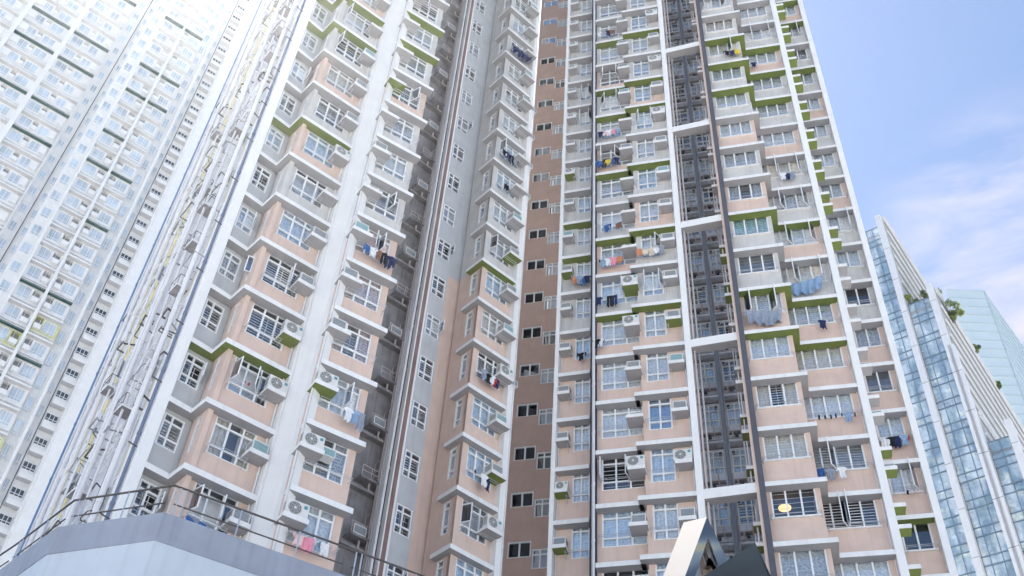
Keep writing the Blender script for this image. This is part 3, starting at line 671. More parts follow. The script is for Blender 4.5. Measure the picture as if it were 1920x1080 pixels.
for n in range(NMIN, NMAX + 1):
    if not cell_seen('SF', n, LS / 2, 500): continue
    for k, s_ in enumerate((1.5, 3.8, 6.2, 8.3)):
        window('side_facade_window', tower, frame(*P['SF'], fz(n) + .9 + .2 * (k % 2), s_, -.02), .6, 1.3, (.5,), (.74,), tint=True, opens=(0,) if RNG.random() < .35 else ())
    def clutter(seed):
        m_ = MB(); r2 = random.Random(seed)
        for k in range(13):
            x = r2.uniform(.4, 8.6); z = r2.uniform(0, 2.6); ln = r2.uniform(.3, 1.0); y = -r2.uniform(.15, .6) * min(1, x / 5 + .1); m3 = r2.choice([PIPE, PIPE, BRANCH, RAILD])
            m_.path([(x, 0, z), (x, y, z), (x + ln * .6, y, z + r2.uniform(-.1, .5)), (x + ln, y, z + r2.uniform(-.2, .3)), (x + ln, 0, z)], r2.uniform(.015, .045), m3, 5)
        for x in (r2.uniform(3, 8),):
            m_.box(x, x + .7, -.5, 0, .2, .3, TRIM, bottom=SHAFT)
            for zz in (.55, .8): m_.path([(x, -.5, zz), (x + .7, -.5, zz)], .014, r2.choice([RAILD, PIPE]), 4)
            for xx in (x, x + .7): m_.path([(xx, -.5, .3), (xx, -.5, .8), (xx, 0, .8)], .014, RAILD, 4)
        return m_.mesh('branch_pipework')
    cm_ = cached(('clut', n % 6), lambda: clutter(n % 6 + 30)); link('branch_pipework', cm_, tower, frame(*P['SF'], fz(n)))
    mbx = cached('spout', lambda: (lambda m_: (m_.tube((0, 0, 0), (0, -.35, .05), .025, RAILD, 6), m_.mesh('spout'))[1])(MB())); link('spout', mbx, tower, frame(*P['SF'], fz(n) + .4, LS - .25, 0))
# roof slab closing the tower
mb = MB(); mb.prism([pt('L0', -.4, 0), pt('A', 2.7, 0), pt('Bc', 2.2, .5), (-4.3, 37.9), pt('C', 2.6, 0), pt('R1', 0, 0), pt('R3', 2.4, 0), pt('R4', 2, 0), pt('R6', 1.7, 0), pt('R6', 1.7, 12), (-8, 48), e], fz(24), fz(24) + .4, TRIM); link('roof_slab', mb.mesh('roof_slab'), tower)

# ------------------------------------------------------------------ laundry
def L(col, n, s0, z, items, y=B, out=.42):
    hang(rack_frame(col, n, s0, z, y, out), items, {'A': 'left bay column', 'Bc': 'right of the broad white pier', 'C': 'beside the brown wall', 'R1': 'left of the dark channel', 'R2': 'right of the dark channel', 'R3': 'left of the crossbeams', 'R4': 'right of the charcoal pier', 'R5': 'beside the tall right pier', 'R6': 'in the rightmost column'}[col] + ', ' + fl(col, n).replace(' from the bottom', ' flat up').replace('bottom', 'lowest flat'))
L('Bc', 3, .30, 1.05, [(.45, 'towel', 'blue'), (.75, 'shirt', 'white'), (1.0, 'shirt', 'brown'), (1.25, 'trousers', 'black'), (1.5, 'trousers', 'navy'), (1.7, 'shirt', 'navy')])
L('Bc', 0, .30, 1.05, [(1.15, 'shirt', 'white'), (1.4, 'shirt', 'light blue'), (1.65, 'trousers', 'grey')])
L('Bc', -2, .30, 1.05, [(.2, 'sock', 'pale pink'), (.38, 'towel', 'pale pink'), (.7, 'towel', 'pink'), (.95, 'sock', 'white'), (1.12, 'sock', 'light blue'), (1.3, 'towel', 'white'), (1.6, 'sock', 'pale pink')])
L('C', 9, .55, 1.05, [(.1, 'shirt', 'black'), (.4, 'shirt', 'navy'), (.65, 'trousers', 'black'), (.95, 'trousers', 'grey'), (1.2, 'sock', 'brown')], y=B - .1)
L('C', 8, .55, 1.05, [(.45, 'sock', 'black'), (.52, 'towel', 'black')], y=B - .1)
L('C', 13, .55, 1.3, [(.75, 'sheet', 'navy')], y=B - .1)
L('C', 3, .55, 1.05, [(.2, 'shirt', 'grey'), (.45, 'shirt', 'black'), (.7, 'shirt', 'white'), (.85, 'towel', 'red'), (1.05, 'shirt', 'navy')], y=B - .1)
L('C', 1, .55, 1.05, [(.25, 'sock', 'navy'), (.75, 'shirt', 'white'), (1.0, 'trousers', 'navy')], y=B - .1)
L('R1', 6, .45, 1.0, [(.1, 'sock', 'brown'), (.28, 'towel', 'orange'), (.5, 'shirt', 'light blue'), (.7, 'shirt', 'blue'), (.9, 'shirt', 'navy')], out=.36)
L('R2', 14, .08, 1.1, [(.15, 'shirt', 'white'), (.5, 'sock', 'cream'), (.75, 'shirt', 'navy'), (1.0, 'towel', 'brown'), (1.2, 'sock', 'orange')], out=.38)
L('R2', 10, .08, 1.1, [(.2, 'shirt', 'navy'), (.45, 'towel', 'pale pink'), (.7, 'shirt', 'white'), (.95, 'towel', 'pink'), (1.15, 'shirt', 'light blue')], out=.38)
L('R2', 9, .08, 1.1, [(.1, 'shirt', 'blue'), (.4, 'trousers', 'black'), (.62, 'towel', 'yellow'), (.85, 'shirt', 'blue'), (1.1, 'shirt', 'navy')], out=.38)
L('R2', 7, .08, 1.0, [(.5, 'shirt', 'blue'), (.7, 'sock', 'navy'), (1.15, 'towel', 'brown')], out=.38)
L('R2', 6, .08, 1.1, [(.1, 'sock', 'black'), (.3, 'shirt', 'light blue'), (.55, 'shirt', 'white'), (.85, 'shirt', 'pink'), (1.15, 'towel', 'orange')], out=.38)
L('R2', 5, .08, 1.1, [(.05, 'shirt', 'navy'), (.6, 'trousers', 'black'), (.85, 'trousers', 'navy')], out=.38)
L('R2', 4, .08, 1.0, [(-.05, 'shirt', 'black'), (.12, 'shirt', 'white'), (.3, 'sock', 'grey')], out=.38)
L('R3', 6, .38, 1.1, [(.1, 'towel', 'orange'), (.35, 'towel', 'cream'), (.7, 'shirt', 'cream'), (.95, 'towel', 'white'), (1.2, 'shirt', 'grey')], out=.38)
L('R4', 12, .05, 1.2, [(1.0, 'sock', 'black'), (1.2, 'shirt', 'black'), (1.5, 'shirt', 'navy'), (1.8, 'towel', 'yellow')], out=.3)
L('R4', 4, .05, 1.25, [(.95, 'sheet', 'grey')], out=.3)
L('R5', 12, -.1, 1.2, [(.15, 'shirt', 'white'), (.4, 'sock', 'navy'), (.55, 'shirt', 'navy')], out=.3)
L('R5', 8, -.1, 1.2, [(.95, 'shirt', 'white'), (1.2, 'shirt', 'navy'), (1.45, 'shirt', 'grey')], out=.3)
L('R5', 5, -.1, 1.25, [(1.0, 'sheet', 'light blue')], out=.3)
L('R5', 4, -.1, 1.2, [(1.4, 'shirt', 'navy'), (1.6, 'sock', 'white')], out=.3)
L('R5', 2, -.1, 1.2, [(.45, 'sock', 'black'), (.7, 'sock', 'black'), (.95, 'sock', 'black'), (1.15, 'sock', 'navy'), (1.4, 'sock', 'black'), (1.65, 'shirt', 'light blue'), (1.95, 'sock', 'brown')], out=.3)
L('R5', 1, -.1, 1.2, [(.1, 'towel', 'blue'), (.5, 'shirt', 'grey'), (.95, 'shirt', 'white')], out=.3)
L('R6', 2, .1, 1.25, [(.15, 'towel', 'white'), (.4, 'shirt', 'black'), (.65, 'shirt', 'navy'), (.95, 'shirt', 'light blue'), (1.15, 'sock', 'red')], out=.3)
L('R6', 1, .1, 1.2, [(.55, 'sock', 'black'), (.75, 'sock', 'white'), (.92, 'sock', 'pale pink')], out=.3)

L('A', -2, .58, .95, [(.15, 'shirt', 'blue'), (.6, 'towel', 'blue')])
L('R1', 4, .45, 1.15, [(.45, 'sock', 'black'), (.62, 'shirt', 'black'), (.85, 'sock', 'navy')], out=.36)
hang(frame(*P['A'], fz(0) + 2.15, .7, B + .35), [(.12, 'shirt', 'red'), (.45, 'shirt', 'black'), (.72, 'towel', 'red')], 'inside the open left bay window under the green ledge')
hang(frame(*P['C'], fz(0) + 2.2, .62, B + .22), [(.25, 'towel', 'orange')], 'inside the open window beside the brown wall, second floor shown')
# lit lamps seen through windows
LAMP = mat('warm_lit_lamp', (.9, .8, .6), noise=0, emit=(1, .55, .2), es=.9)
LAMPW = mat('white_lit_lamp', (.9, .9, .85), noise=0, emit=(1, .96, .85), es=8)
def lamp(col, n, s, z, m, label, r=.13):
    mb = MB(); mb.tube((0, 0, 0), (0, 0, .05), r, m, 16); mb.tube((0, 0, .05), (0, 0, .3), .01, ALUD, 5)
    tag(link('ceiling_lamp', mb.mesh('ceiling_lamp'), None, frame(*P[col], fz(n) + z, s, B + .9)), label, 'lamp')
lamp('R4', 0, .68, 2.25, LAMP, 'warm oval ceiling lamp glowing in the flat window right of the charcoal pier', .26)
lamp('R5', 2, .45, 2.3, LAMPW, 'left of two white lamps shining behind the window above the black socks', .09)
lamp('R5', 2, .95, 2.35, LAMPW, 'right of two white lamps shining behind the window above the black socks', .09)
lamp('A', 2, 1.15, 2.0, LAMPW, 'small white bulb shining behind open sash in left bay window', .06)

# ------------------------------------------------------------------ neighbouring white tower (left background)
wt = link('white_tower', None); tag(wt, 'tall white residential tower with rows of pale windows filling the left background', 'apartment building')
WT = mat('white_tower_render', (.86, .86, .86), noise=.04, streak=.04); WTG = mat('white_tower_grey_panel', (.84, .84, .84), noise=.05); WTD = mat('dark_teal_soffit', (.03, .09, .09), noise=.05)
WTS = mat('white_tower_soffit', (.60, .60, .61), noise=.05); WTY = mat('pale_lime_render', (.66, .68, .36), noise=.05); WTR = mat('grey_ac_recess', (.30, .31, .33), noise=.05)
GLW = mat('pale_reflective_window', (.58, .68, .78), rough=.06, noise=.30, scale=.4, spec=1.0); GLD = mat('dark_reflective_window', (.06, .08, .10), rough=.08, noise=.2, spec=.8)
P['BG'] = ((-52.4, 75.5), (-52.4 + .82, 75.5 + .57)); P['BR'] = ((-52.22, 74.35), (-52.22 + .82, 74.35 + .57))
def bz(n): return fz(n) + .2 * H
NB0, NB1 = 2, 46
bw = MB()
def bgwall(col, s0, s1, y0, y1, m, z1=None): bw.prism([tuple(p) for p in strip(col, s0, s1, y0, y1)], 0, z1 or bz(NB1), m)
bgwall('BG', -30, 4.1, .8, 6, WTG); bgwall('BR', 2.6, 13.4, .8, 6, WTG); bgwall('BR', 13.4, 40, -.6, 6, WT)
for s0, s1 in ((-10.4, -9.9), (-5.06, -4.55), (-.03, .12), (-15.6, -15.1)): bgwall('BG', s0, s1, -.25, .8, WT)
for s0, s1 in ((4.0, 4.2), (6.8, 7.1), (10.72, 11.0), (13.2, 13.4)): bgwall('BR', s0, s1, -.25, .8, WT)
link('wall', bw.mesh('wall'), wt)
for s_ in (1.2, 1.35, 2.45, 2.6):
    mb = MB(); p = pt('BG', s_, .5); mb.tube((p.x, p.y, 0), (p.x, p.y, bz(NB1)), .05, RAILD if s_ == 1.35 else WT, 5); link('drain_pipe', mb.mesh('drain_pipe'), wt)
mb = MB(); p = pt('BR', 11.75, .3); mb.tube((p.x, p.y, 0), (p.x, p.y, bz(NB1)), .05, RAILD, 5); link('drain_pipe', mb.mesh('drain_pipe'), wt)
def dbl(w_, h_, sp, g=GLW):
    m_ = MB(); m_.box(0, w_, .03, .05, 0, h_, g); bars(m_, [.03, w_ * sp, w_ - .03], [.03, h_ * .22, h_ - .03], .07, -.02, .06, ALU); return m_.mesh('window')
units = []   # (col, s, z, mesh key, distance)
dark_rows = {('L', 32), ('L', 30), ('M', 32), ('M', 30), ('M', 27), ('M', 25), ('L', 27), ('L', 24), ('r1', 36), ('r2', 36), ('r1', 32), ('r2', 32), ('r1', 30), ('r2', 30), ('r1', 27), ('r1', 25), ('r2', 25), ('r2', 22), ('r1', 18), ('r2', 18), ('r1', 16), ('r2', 15), ('L', 21), ('r1', 14), ('L', 35), ('M', 36)}
def wt_bay(tagc, col, s0, s1, lay, n, lime=False):
    if not seen((*pt(col, (s0 + s1) / 2), bz(n) + 1.2), 90): return
    m_ = MB(); face = WTY if lime else WT
    dk = (tagc, n) in dark_rows
    # window strip wall with spandrel, piers and the step half way along
    m_.box(s0, s1, .35, .8, 0, .95, face); m_.box(s0, s1, .35, .8, 2.45, 2.8, face)
    m_.box(s0, s1, -.12, .8, -.22, -.02, WT, bottom=WTD if dk else WTS)
    m_.box(s0, s1, .30, .35, 2.50, 2.58, WTS); m_.box(s0, s1, -.02, .35, .30, .36, WTG)
    for q_ in range(1, 4): m_.box(s0 + (s1 - s0) * q_ / 4 - .02, s0 + (s1 - s0) * q_ / 4 + .02, .33, .35, 0, 2.5, WTG)
    if dk: m_.box(s0, s1, -.135, -.12, -.20, -.10, WTD)
    x = s0
    for kind, a, b in lay:
        a += s0; b += s0
        if a > x: m_.box(x, a, .35, .8, .95, 2.45, face)
        if kind == 'ac': m_.box(a, b, .75, .8, .95, 2.45, WTR); m_.box(a, b, -.05, .35, .80, .95, WT); m_.box(a, b, -.08, -.05, .8, 1.35, WT)
        if kind == 'blank': m_.box(a, b, .1, .8, 1.0, 2.2, WT)
        if kind == 'w': m_.box(a, b, .55, .8, .95, 2.45, WTG); units.append((col, a, b, bz(n) + .95, 1.5, .4))
        x = b
    if x < s1: m_.box(x, s1, .35, .8, .95, 2.45, face)
    link('balcony_bay', m_.mesh('balcony_bay'), wt, frame(*P[col], bz(n)))
for n in range(NB0, NB1):
    wt_bay('L', 'BG', -9.9, -5.1, (('blank', 0, .9), ('w', .95, 2.0), ('ac', 2.15, 2.75), ('w', 2.9, 4.3)), n)
    wt_bay('M', 'BG', -4.55, -.05, (('w', .2, 1.5), ('ac', 1.6, 2.2), ('w', 2.45, 3.5), ('blank', 3.6, 4.3)), n)
    wt_bay('K', 'BG', -15.1, -10.4, (('w', .2, 1.5), ('ac', 1.6, 2.2), ('w', 2.45, 3.5), ('blank', 3.6, 4.3)), n)
    wt_bay('r1', 'BR', 4.2, 6.8, (('w', .25, 1.5), ('ac', 1.7, 2.45)), n, lime=n == 15)
    wt_bay('r2', 'BR', 7.1, 9.65, (('ac', .15, .85), ('w', 1.0, 2.3)), n, lime=n in (16, 11))
    for col, a, b, z, hh, y in (('BG', .3, .95, .9, 1.3, .75), ('BG', 1.65, 2.3, .9, 1.3, .75), ('BR', 2.85, 3.75, .8, 1.5, .75), ('BR', 9.85, 10.45, .7, 1.7, .7), ('BR', 11.15, 11.6, .7, 1.3, .7)):
        if seen((*pt(col, a), bz(n) + 1), 40):
            link('narrow_window', cached(('nw', round(b - a, 2), hh), lambda: (lambda m_: (m_.box(0, b - a, .03, .05, 0, hh, GLW), bars(m_, [.03, (b - a) / 2, b - a - .03], [.03, hh * .25, hh - .03], .06, -.02, .06), m_.mesh('narrow_window'))[2])(MB())), wt, frame(*P[col], bz(n) + z, a, y))
    if seen((*pt('BR', 12.5), bz(n) + 1), 40):
        m_ = MB(); m_.box(11.9, 13.2, .1, .8, -.55, .0, WT, bottom=WTS); m_.box(11.9, 13.2, .55, .8, 0, .6, WTG); link('recess_spandrel', m_.mesh('recess_spandrel'), wt, frame(*P['BR'], bz(n)))
        link('recess_window', cached('rw', lambda: (lambda m_: (m_.box(0, 1.2, .03, .05, 0, .9, GLD), bars(m_, [.03, .42, .8, 1.17], [.03, .3, .87], .06, -.02, .06), m_.mesh('recess_window'))[2])(MB())), wt, frame(*P['BR'], bz(n) + .6, 11.95, .7))
units.sort(key=lambda t: t[3] * 1.0)
rest = MB()
for i, (col, a, b, z, hh, y) in enumerate(units):
    if i < 100: link('window', cached(('dw', round(b - a, 2)), lambda: dbl(b - a, 1.5, .5)), wt, frame(*P[col], z, a, y))
    else:
        q = MB(); q.box(0, b - a, .03, .05, 0, 1.5, GLW); bars(q, [.03, (b - a) / 2, b - a - .03], [.03, .33, 1.47], .07, -.02, .06); addlocal(rest, q, frame(*P[col], z, a, y))
o = link('upper_windows', rest.mesh('upper_windows'), wt); o['kind'] = 'stuff'

# ------------------------------------------------------------------ glass office block (right background)
DG = 100.0
def azpt(x, y, D=DG): p = at_d(x, y, D); return Vector((p.x, p.y)), p.z
go = link('glass_office_block', None); tag(go, 'faceted glass office block with white fins and planted stepped roof behind the tower', 'office building')
FINW = mat('white_fin_panel', (.78, .78, .80), rough=.5, noise=.04); RIB = mat('grey_louvre_cladding', (.50, .50, .48), rough=.6, noise=.05); RIBD = mat('louvre_shadow_gap', (.22, .22, .22), noise=.05)
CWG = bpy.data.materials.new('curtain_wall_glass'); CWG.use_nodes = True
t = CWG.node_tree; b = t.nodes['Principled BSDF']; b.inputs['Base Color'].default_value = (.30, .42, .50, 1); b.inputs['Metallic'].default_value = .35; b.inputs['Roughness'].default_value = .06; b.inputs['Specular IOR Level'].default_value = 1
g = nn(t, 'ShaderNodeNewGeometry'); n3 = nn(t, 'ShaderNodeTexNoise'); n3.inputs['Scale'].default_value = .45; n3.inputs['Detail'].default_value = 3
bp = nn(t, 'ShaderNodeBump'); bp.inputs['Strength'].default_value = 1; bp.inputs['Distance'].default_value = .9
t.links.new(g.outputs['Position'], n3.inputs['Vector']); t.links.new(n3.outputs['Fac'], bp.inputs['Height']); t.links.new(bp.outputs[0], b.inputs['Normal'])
cr = nn(t, 'ShaderNodeValToRGB'); cr.color_ramp.elements[0].color = (.34, .46, .52, 1); cr.color_ramp.elements[1].color = (.86, .92, .90, 1); cr.color_ramp.elements[0].position = .40; cr.color_ramp.elements[1].position = .62  # pale streaks painted into the base colour, imitating wavy white reflections
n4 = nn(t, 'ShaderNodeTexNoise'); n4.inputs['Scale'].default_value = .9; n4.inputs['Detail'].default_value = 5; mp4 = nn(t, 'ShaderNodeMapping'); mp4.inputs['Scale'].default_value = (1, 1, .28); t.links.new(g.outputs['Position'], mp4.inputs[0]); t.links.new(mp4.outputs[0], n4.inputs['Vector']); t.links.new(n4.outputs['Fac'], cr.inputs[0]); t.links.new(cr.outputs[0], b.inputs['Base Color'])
MUL = mat('blue_grey_mullion', (.16, .24, .32), rough=.5, noise=0)
fd = Vector((.773, -.634)); sdv = Vector((.634, .773))         # front (glass) and side (louvre) directions
C1, zt1 = azpt(1692, 560); _, top1 = azpt(1655, 408)
def along(c, az):                                          # point on front line from c at azimuth az
    T_ = tan(az); k = (c.x - T_ * c.y) / (T_ * fd.y - fd.x); return c + fd * k
azf = lambda x, y: (lambda r: atan2(r.x, r.y))(ray(x, y))
C0 = C1 - fd * 9
C2 = along(C1, azf(1745, 541)); C3 = along(C2, azf(1815, 740)); C4 = along(C3, azf(1930, 900)); C5 = C4 + fd * 6
def zat(x, y, c): D = c.length; return at_d(x, y, D).z
H1 = zat(1652, 423, C1); H2 = zat(1722, 562, C2); H3 = zat(1803, 680, C3); H4 = zat(1880, 820, C4)
def glassface(name, a, b_, z1):
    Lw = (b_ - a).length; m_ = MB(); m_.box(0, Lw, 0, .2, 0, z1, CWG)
    k = 0; z = z1
    while z > 20: 
        m_.box(0, Lw, -.07, 0, z - .06, z + .06, MUL); z -= (2.2 if k % 2 == 0 else 1.0); k += 1
    for s_ in [Lw * i / max(2, round(Lw / 1.2)) for i in range(1, max(2, round(Lw / 1.2)))]: m_.box(s_ - .04, s_ + .04, -.05, 0, 0, z1, MUL)
    return link(name, m_.mesh(name), go, frame(a, b_))
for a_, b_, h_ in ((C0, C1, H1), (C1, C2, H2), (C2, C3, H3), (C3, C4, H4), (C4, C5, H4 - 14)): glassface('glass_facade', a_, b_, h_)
def fin(c, z1, name='fin'):
    m_ = MB(); p = c; q_ = c - fd * .0
    o_ = Vector((-sdv.x, -sdv.y)) * .9                      # stands proud of the glass
    m_.prism([tuple(p + o_ - fd * .34), tuple(p + o_ + fd * .34), tuple(p + fd * .34), tuple(p - fd * .34)], 0, z1, FINW)
    z = 10
    while z < z1 - 2: m_.prism([tuple(p + o_ * 1.004 - fd * .35), tuple(p + o_ * 1.004 + fd * .35), tuple(p + o_ * .98 + fd * .35), tuple(p + o_ * .98 - fd * .35)], z, z + .06, RIBD); z += 5.5
    return link(name, m_.mesh(name), go)
fin(C1, H1 + .5); fin(C2, zat(1743, 541, C2)); fin(C3, zat(1785, 655, C3)); fin(C4, zat(1868, 800, C4))
def louvre_wall(c, z1, Lw, z0=0):
    m_ = MB(); m_.box(0, Lw, 0, .3, z0, z1, RIB); z = z1 - .5
    while z > max(z0, z1 - 45): m_.box(0, Lw, -.18, 0, z - .30, z, FINW); m_.box(0, Lw, -.03, 0, z - .75, z - .30, RIBD); z -= 2.3
    m_.box(0, Lw, -.25, 0, z1 - .3, z1 + .1, FINW)
    return link('louvred_side_wall', m_.mesh('louvred_side_wall'), go, frame(c, c + sdv))
louvre_wall(C1 + fd * .45, H1 + 1.5, 22); louvre_wall(C2 + fd * .45, zat(1745, 543, C2), 34); louvre_wall(C3 + fd * .45, zat(1787, 657, C3) - 9, 34); louvre_wall(C4 + fd * .45, H4 - 12, 34)
# pointed gable fin at the apex
m_ = MB(); a3 = C1 - sdv * .9
m_.face([(a3.x, a3.y, H1 - 1), (C1.x + fd.x * .4, C1.y + fd.y * .4, H1 - 1), (C1.x + fd.x * .4 + sdv.x * 2, C1.y + fd.y * .4 + sdv.y * 2, H1 + .5), (C1.x, C1.y, top1)], FINW)
m_.prism([tuple(a3 - fd * .35), tuple(a3 + fd * .35), tuple(C1 + fd * .35), tuple(C1 - fd * .35)], H1 + .4, H1 + 1.2, FINW)
b_ = len(m_.v); ap = C1 - sdv * .5
m_.v += [(*(ap - fd * .35), H1 + 1.2), (*(ap + fd * .35), H1 + 1.2), (*(ap + sdv * 2.5 + fd * .35), H1 + 1.2), (*(ap + sdv * 2.5 - fd * .35), H1 + 1.2), (*(ap - fd * .05), top1), (*(ap + fd * .05), top1)]
for f in ((0, 1, 5, 4), (1, 2, 5), (2, 3, 4, 5), (3, 0, 4)): m_.f.append(tuple(b_ + i for i in f)); m_.m.append(m_.mi(FINW))
link('apex_fin', m_.mesh('apex_fin'), go)
# blocks' roofs
m_ = MB()
for a_, b2_, h_ in ((C0, C1, H1), (C1, C2, H2), (C2, C3, H3), (C3, C4, H4)): m_.prism([tuple(a_), tuple(b2_), tuple(b2_ + sdv * 22), tuple(a_ + sdv * 22)], h_ - 1.6, h_ - 1.2, FINW)
link('roof_terrace', m_.mesh('roof_terrace'), go)
# terrace shrubs
LEAF = [mat('leaf_bright', (.46, .52, .10), noise=.2, scale=3), mat('leaf_mid', (.30, .40, .08), noise=.2, scale=3), mat('leaf_dark', (.14, .22, .05), noise=.2, scale=3)]
BARK = mat('bark', (.16, .12, .09))
def shrub(c, z, rad, h, label, seed):
    r = random.Random(seed); root = link('terrace_shrub', None); tag(root, label, 'shrub', 'shrubs on the stepped roof'); root.location = (c.x, c.y, z)
    s_ = MB()
    for k in range(4): s_.tube((r.uniform(-.2, .2), r.uniform(-.2, .2), 0), (r.uniform(-.6, .6) * rad, r.uniform(-.6, .6) * rad, h * .7), .05, BARK, 5)
    link('stem', s_.mesh('stem'), root)
    f = MB(); cl_ = [(Vector((r.uniform(-1, 1) * rad, r.uniform(-1, 1) * rad, r.uniform(.25, 1) * h)), r.uniform(.35, .6) * rad) for _ in range(11)]
    for c_, rr_ in cl_:
        m0 = r.choice(LEAF)
        for k in range(150):
            d = Vector((r.gauss(0, 1), r.gauss(0, 1), r.gauss(0, 1))).normalized() * rr_ * r.uniform(.5, 1.05); p = c_ + d
            a_ = Vector((r.gauss(0, 1), r.gauss(0, 1), r.gauss(0, 1))).normalized() * .17; b3 = a_.orthogonal().normalized() * .10
            f.face([p - a_, p + b3, p + a_, p - b3], m0 if r.random() < .7 else r.choice(LEAF))
    link('foliage', f.mesh('foliage'), root)
mid = lambda a, b_, t_: a + (b_ - a) * t_
shrub(mid(C1, C2, .3) + sdv * 1.0, H2 - 1.3, 1.0, 3.0, 'left bright green shrub on the roof step between two white fins', 1)
shrub(mid(C1, C2, .75) + sdv * 1.4, H2 - 1.3, 1.1, 3.6, 'right bright green shrub on the roof step between two white fins', 2)
shrub(C2 + fd * .9 + sdv * 2.5, zat(1765, 580, C2) - .5, 1.0, 2.6, 'yellow-green shrub spilling past the second white fin', 3)
shrub(C2 + fd * .6 + sdv * 13, zat(1745, 543, C2) - .6, .5, 1.2, 'sparse green shrub half way down the sloping louvred roof edge', 4)
shrub(C2 + fd * .6 + sdv * 21, zat(1745, 543, C2) - .6, .4, .9, 'small sparse shrub near the lower end of the sloping louvred roof edge', 5)

# ------------------------------------------------------------------ pale blue glass tower (far right)
gt = link('pale_glass_tower', None); tag(gt, 'pale blue glass tower standing behind the grey louvred office block', 'office building')
PG = mat('pale_blue_panel_glass', (.62, .72, .76), rough=.25, noise=.05, scale=.05, spec=.8); PB = mat('bright_blue_glass', (.05, .32, .60), rough=.15, noise=.1, spec=.8); PL = mat('pale_mullion', (.48, .58, .62), noise=0)
DT = 150.0; a_, za = azpt(1772, 543, DT); b_, _ = azpt(1851, 546, DT * 1.0); zb = at_d(1845, 546, b_.length).z; ztop = za
b_ = (at_z(1845, 546, ztop)).xy; c_ = (at_z(1925, 660, ztop)).xy; l0 = at_z(1764, 552, ztop).xy
m_ = MB()
m_.prism([tuple(a_), tuple(b_), tuple(c_), tuple(c_ + (a_ - b_) * 1.0), tuple(a_ + (c_ - b_))], 0, ztop, PG); link('panel_facade', m_.mesh('panel_facade'), gt)
m_ = MB(); back = a_ + (c_ - b_).normalized() * 14 - (b_ - a_).normalized() * 2.5
m_.prism([tuple(a_), tuple(a_ + (c_ - b_).normalized() * 3), tuple(back)], 0, ztop - .5, PB); link('blue_side_facade', m_.mesh('blue_side_facade'), gt)
m_ = MB(); wv = (b_ - a_).length; z = ztop; wv2 = (c_ - b_).length
m2 = MB()
while z > 60: m_.box(0, wv, -.10, 0, z - .12, z + .02, PL); m2.box(0, wv2, -.10, 0, z - .12, z + .02, PL); z -= 2.0
link('horizontal_bands', m_.mesh('horizontal_bands'), gt, frame(a_, b_)); link('horizontal_bands', m2.mesh('horizontal_bands'), gt, frame(b_, c_))
m_ = MB(); m_.tube((b_.x, b_.y, 0), (b_.x, b_.y, ztop), .15, PL, 6); link('corner_mullion', m_.mesh('corner_mullion'), gt)

# ------------------------------------------------------------------ podium wall with railing (lower left)
zp = CAMZ + 11.39
pk = [at_z(-260, 1240, zp).xy, at_z(0, 1068, zp).xy, at_z(108, 988, zp).xy, at_z(308, 960, zp).xy, at_z(650, 1080, zp).xy, at_z(1080, 1236, zp).xy]
PODB = mat('pale_blue_grey_podium_render', (.52, .58, .65), noise=.04, streak=.10, bump=.15); PODT = mat('slate_parapet_band', (.30, .33, .40), streak=.14, noise=.08, bump=.15)
pw = link('podium_wall', None); tag(pw, 'pale blue podium wall with slate parapet band in the lower left corner', 'wall')
def inset(pts, d):
    out_ = []
    for i, p in enumerate(pts):
        a0 = pts[max(0, i - 1)]; b0 = pts[min(len(pts) - 1, i + 1)]; v_ = (b0 - a0).normalized(); out_.append(p + Vector((-v_.y, v_.x)) * d)
    return out_
ins = inset(pk, .25); ins0 = inset(pk, .02)
m_ = MB(); m_.prism([tuple(p) for p in ins0] + [tuple(p) for p in ins[::-1]], 0, zp - .62, PODB); link('rendered_wall', m_.mesh('rendered_wall'), pw)
m_ = MB(); m_.prism([tuple(p) for p in pk] + [tuple(p) for p in ins[::-1]], zp - .62, zp, PODT); link('parapet_band', m_.mesh('parapet_band'), pw)
dk = inset(pk, 9); m_ = MB(); m_.prism([tuple(p) for p in inset(pk, .26)] + [tuple(p) for p in dk[::-1]], zp - 1.3, zp - 1.05, PODT); link('deck_slab', m_.mesh('deck_slab'), pw)
gr = link('guard_railing', None); tag(gr, 'steel guard railing with two dark rails along the top of the podium wall', 'railing')
rl = inset(pk, .12); hr = .70; m_ = MB(); m2 = MB()
for a_, b_ in zip(rl[:-1], rl[1:]):
    m_.tube((*a_, zp + hr), (*b_, zp + hr), .022, RAILD, 8)
    Ls = (b_ - a_).length; n_ = max(1, round(Ls / 1.35)); v_ = (b_ - a_) / n_
    m2.tube((*(a_ + v_.normalized() * .10), zp + .30), (*(b_ - v_.normalized() * .10), zp + .30), .016, RAILD, 8)
    for k in range(n_):
        p = a_ + v_ * (k + .12); q = MB(); w_ = Vector((-v_.y, v_.x)).normalized()
        q.tube((p.x, p.y, zp), (p.x, p.y, zp + hr - .02), .018, STEEL, 8); p2 = p + v_.normalized() * .13
        if k == 0: q.tube((p2.x, p2.y, zp), (p2.x, p2.y, zp + hr - .02), .018, STEEL, 8)
        q.box(p.x - .05, p.x + .05, p.y - .05, p.y + .05, zp, zp + .015, STEEL); link('post', q.mesh('post'), gr)
link('top_rail', m_.mesh('top_rail'), gr); link('middle_rail', m2.mesh('middle_rail'), gr)

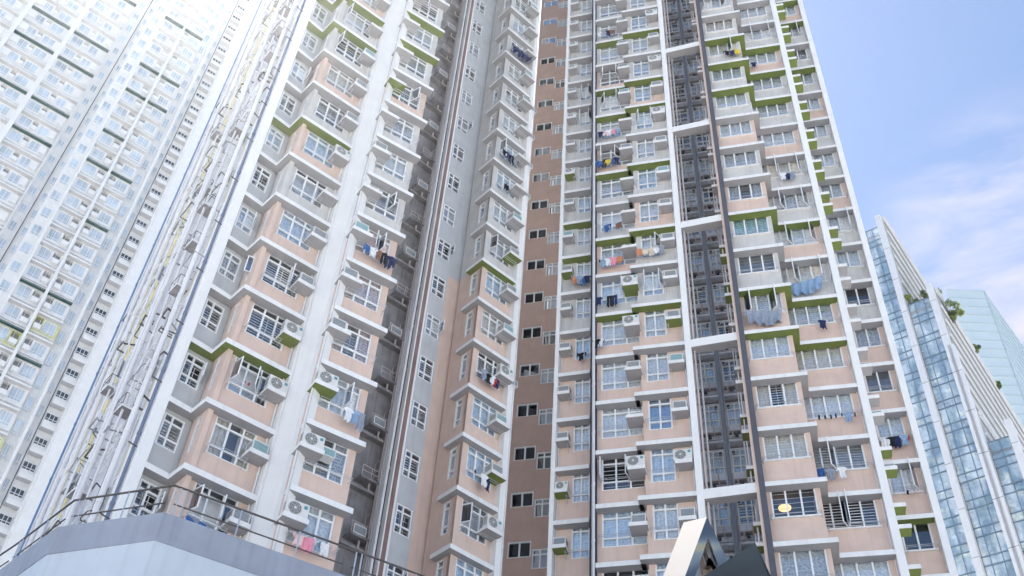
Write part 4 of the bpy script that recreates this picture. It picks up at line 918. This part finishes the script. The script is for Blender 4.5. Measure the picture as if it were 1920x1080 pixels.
# ------------------------------------------------------------------ mirror sculpture (bottom, right of centre)
sc = link('angular_sculpture', None); tag(sc, 'mirror-polished angular sculpture of folded slabs rising in front of the tower', 'sculpture')
MIR = bpy.data.materials.new('mirror_steel'); MIR.use_nodes = True; t = MIR.node_tree; b = t.nodes['Principled BSDF']
b.inputs['Base Color'].default_value = (.27, .25, .235, 1); b.inputs['Metallic'].default_value = 1; b.inputs['Roughness'].default_value = .08  # brownish base tint stands in for reflections of the surroundings
g = nn(t, 'ShaderNodeNewGeometry'); n3 = nn(t, 'ShaderNodeTexNoise'); n3.inputs['Scale'].default_value = 1.6; n3.inputs['Detail'].default_value = 1
bp = nn(t, 'ShaderNodeBump'); bp.inputs['Strength'].default_value = .8; bp.inputs['Distance'].default_value = .25
t.links.new(g.outputs['Position'], n3.inputs['Vector']); t.links.new(n3.outputs['Fac'], bp.inputs['Height']); t.links.new(bp.outputs[0], b.inputs['Normal'])
MIRD = mat('dark_polished_slab', (.035, .042, .045), rough=.22, metal=0, noise=.5, scale=1.6, spec=.45)  # noise mottling in the colour stands in for reflected greenery
SCW = mat('white_brushed_panel', (.21, .20, .195), rough=.5, noise=.03, spec=.5)
DS = 8.0; dirv = ray(1330, 1000); az0 = atan2(dirv.x, dirv.y)
nrm = Vector((sin(az0), cos(az0), 0)); lat = Vector((cos(az0), -sin(az0), 0)); org = nrm * DS + Vector((0, 0, CAMZ))
def onp(x, y, back=0):
    d = ray(x, y); t_ = (DS + back) / d.dot(nrm); return Vector((0, 0, CAMZ)) + d * t_
def ext(a, b_):                                             # extend the line a->b to the ground
    t_ = a.z / (a.z - b_.z); return a + (b_ - a) * t_
ap_ = onp(1325.4, 969.4); lo = ext(ap_, onp(1284.6, 1080)); ia = onp(1328, 1007); li = ext(ia, onp(1304, 1080)); ro = ext(ap_, onp(1362.5, 1046)); ri = ext(ia, onp(1347, 1062))
depth = (onp(1281.7, 979.6, 1.0) - ap_)
def slab(poly, dv, m, mside, name, k0):
    mb = MB(); n_ = len(poly); mb.face(poly, m); mb.face([p + dv for p in poly][::-1], m)
    for i in range(n_): j = (i + 1) % n_; mb.face([poly[i], poly[j], poly[j] + dv, poly[i] + dv][::-1], mside if i in k0 else m)
    return link(name, mb.mesh(name), sc)
slab([lo, ap_, ia, li], depth, MIR, SCW, 'leaning_slab', (0,))
slab([ap_, ro, ri, ia], depth, MIR, MIR, 'mirrored_slab', ())
slab([ia + nrm * .25, ri + nrm * .25, li + nrm * .25], nrm * .1, MIR, MIR, 'inner_panel', ())
tp = onp(1415.8, 1016.8, -1.0); l_ = ext(tp, onp(1319.6, 1080, -1.0)); r_ = ext(tp, onp(1440, 1080, -1.0))
kk = onp(1376, 1043, -1.0); km = ext(kk, onp(1394, 1080, -1.0))
slab([l_, kk, km], nrm * .35, MIRD, MIRD, 'dark_slab', ()); slab([kk, tp, r_, km], nrm * .35, MIRD, MIRD, 'dark_slab', ())
HAZE = float(__import__('os').environ.get('HZ', '.00026'))
if HAZE:
    hm = bpy.data.materials.new('haze'); hm.use_nodes = True; t = hm.node_tree; t.nodes.clear()
    o = nn(t, 'ShaderNodeOutputMaterial'); v_ = nn(t, 'ShaderNodeVolumePrincipled'); v_.inputs['Color'].default_value = (.93, .96, 1, 1); v_.inputs['Density'].default_value = HAZE; v_.inputs['Anisotropy'].default_value = .80
    t.links.new(v_.outputs[0], o.inputs['Volume'])
    mb = MB(); mb.box(-332, 332, -332, 332, -1, 156, hm); hz = link('haze', mb.mesh('haze')); hz['kind'] = 'stuff'
print('objects', len(bpy.data.objects))
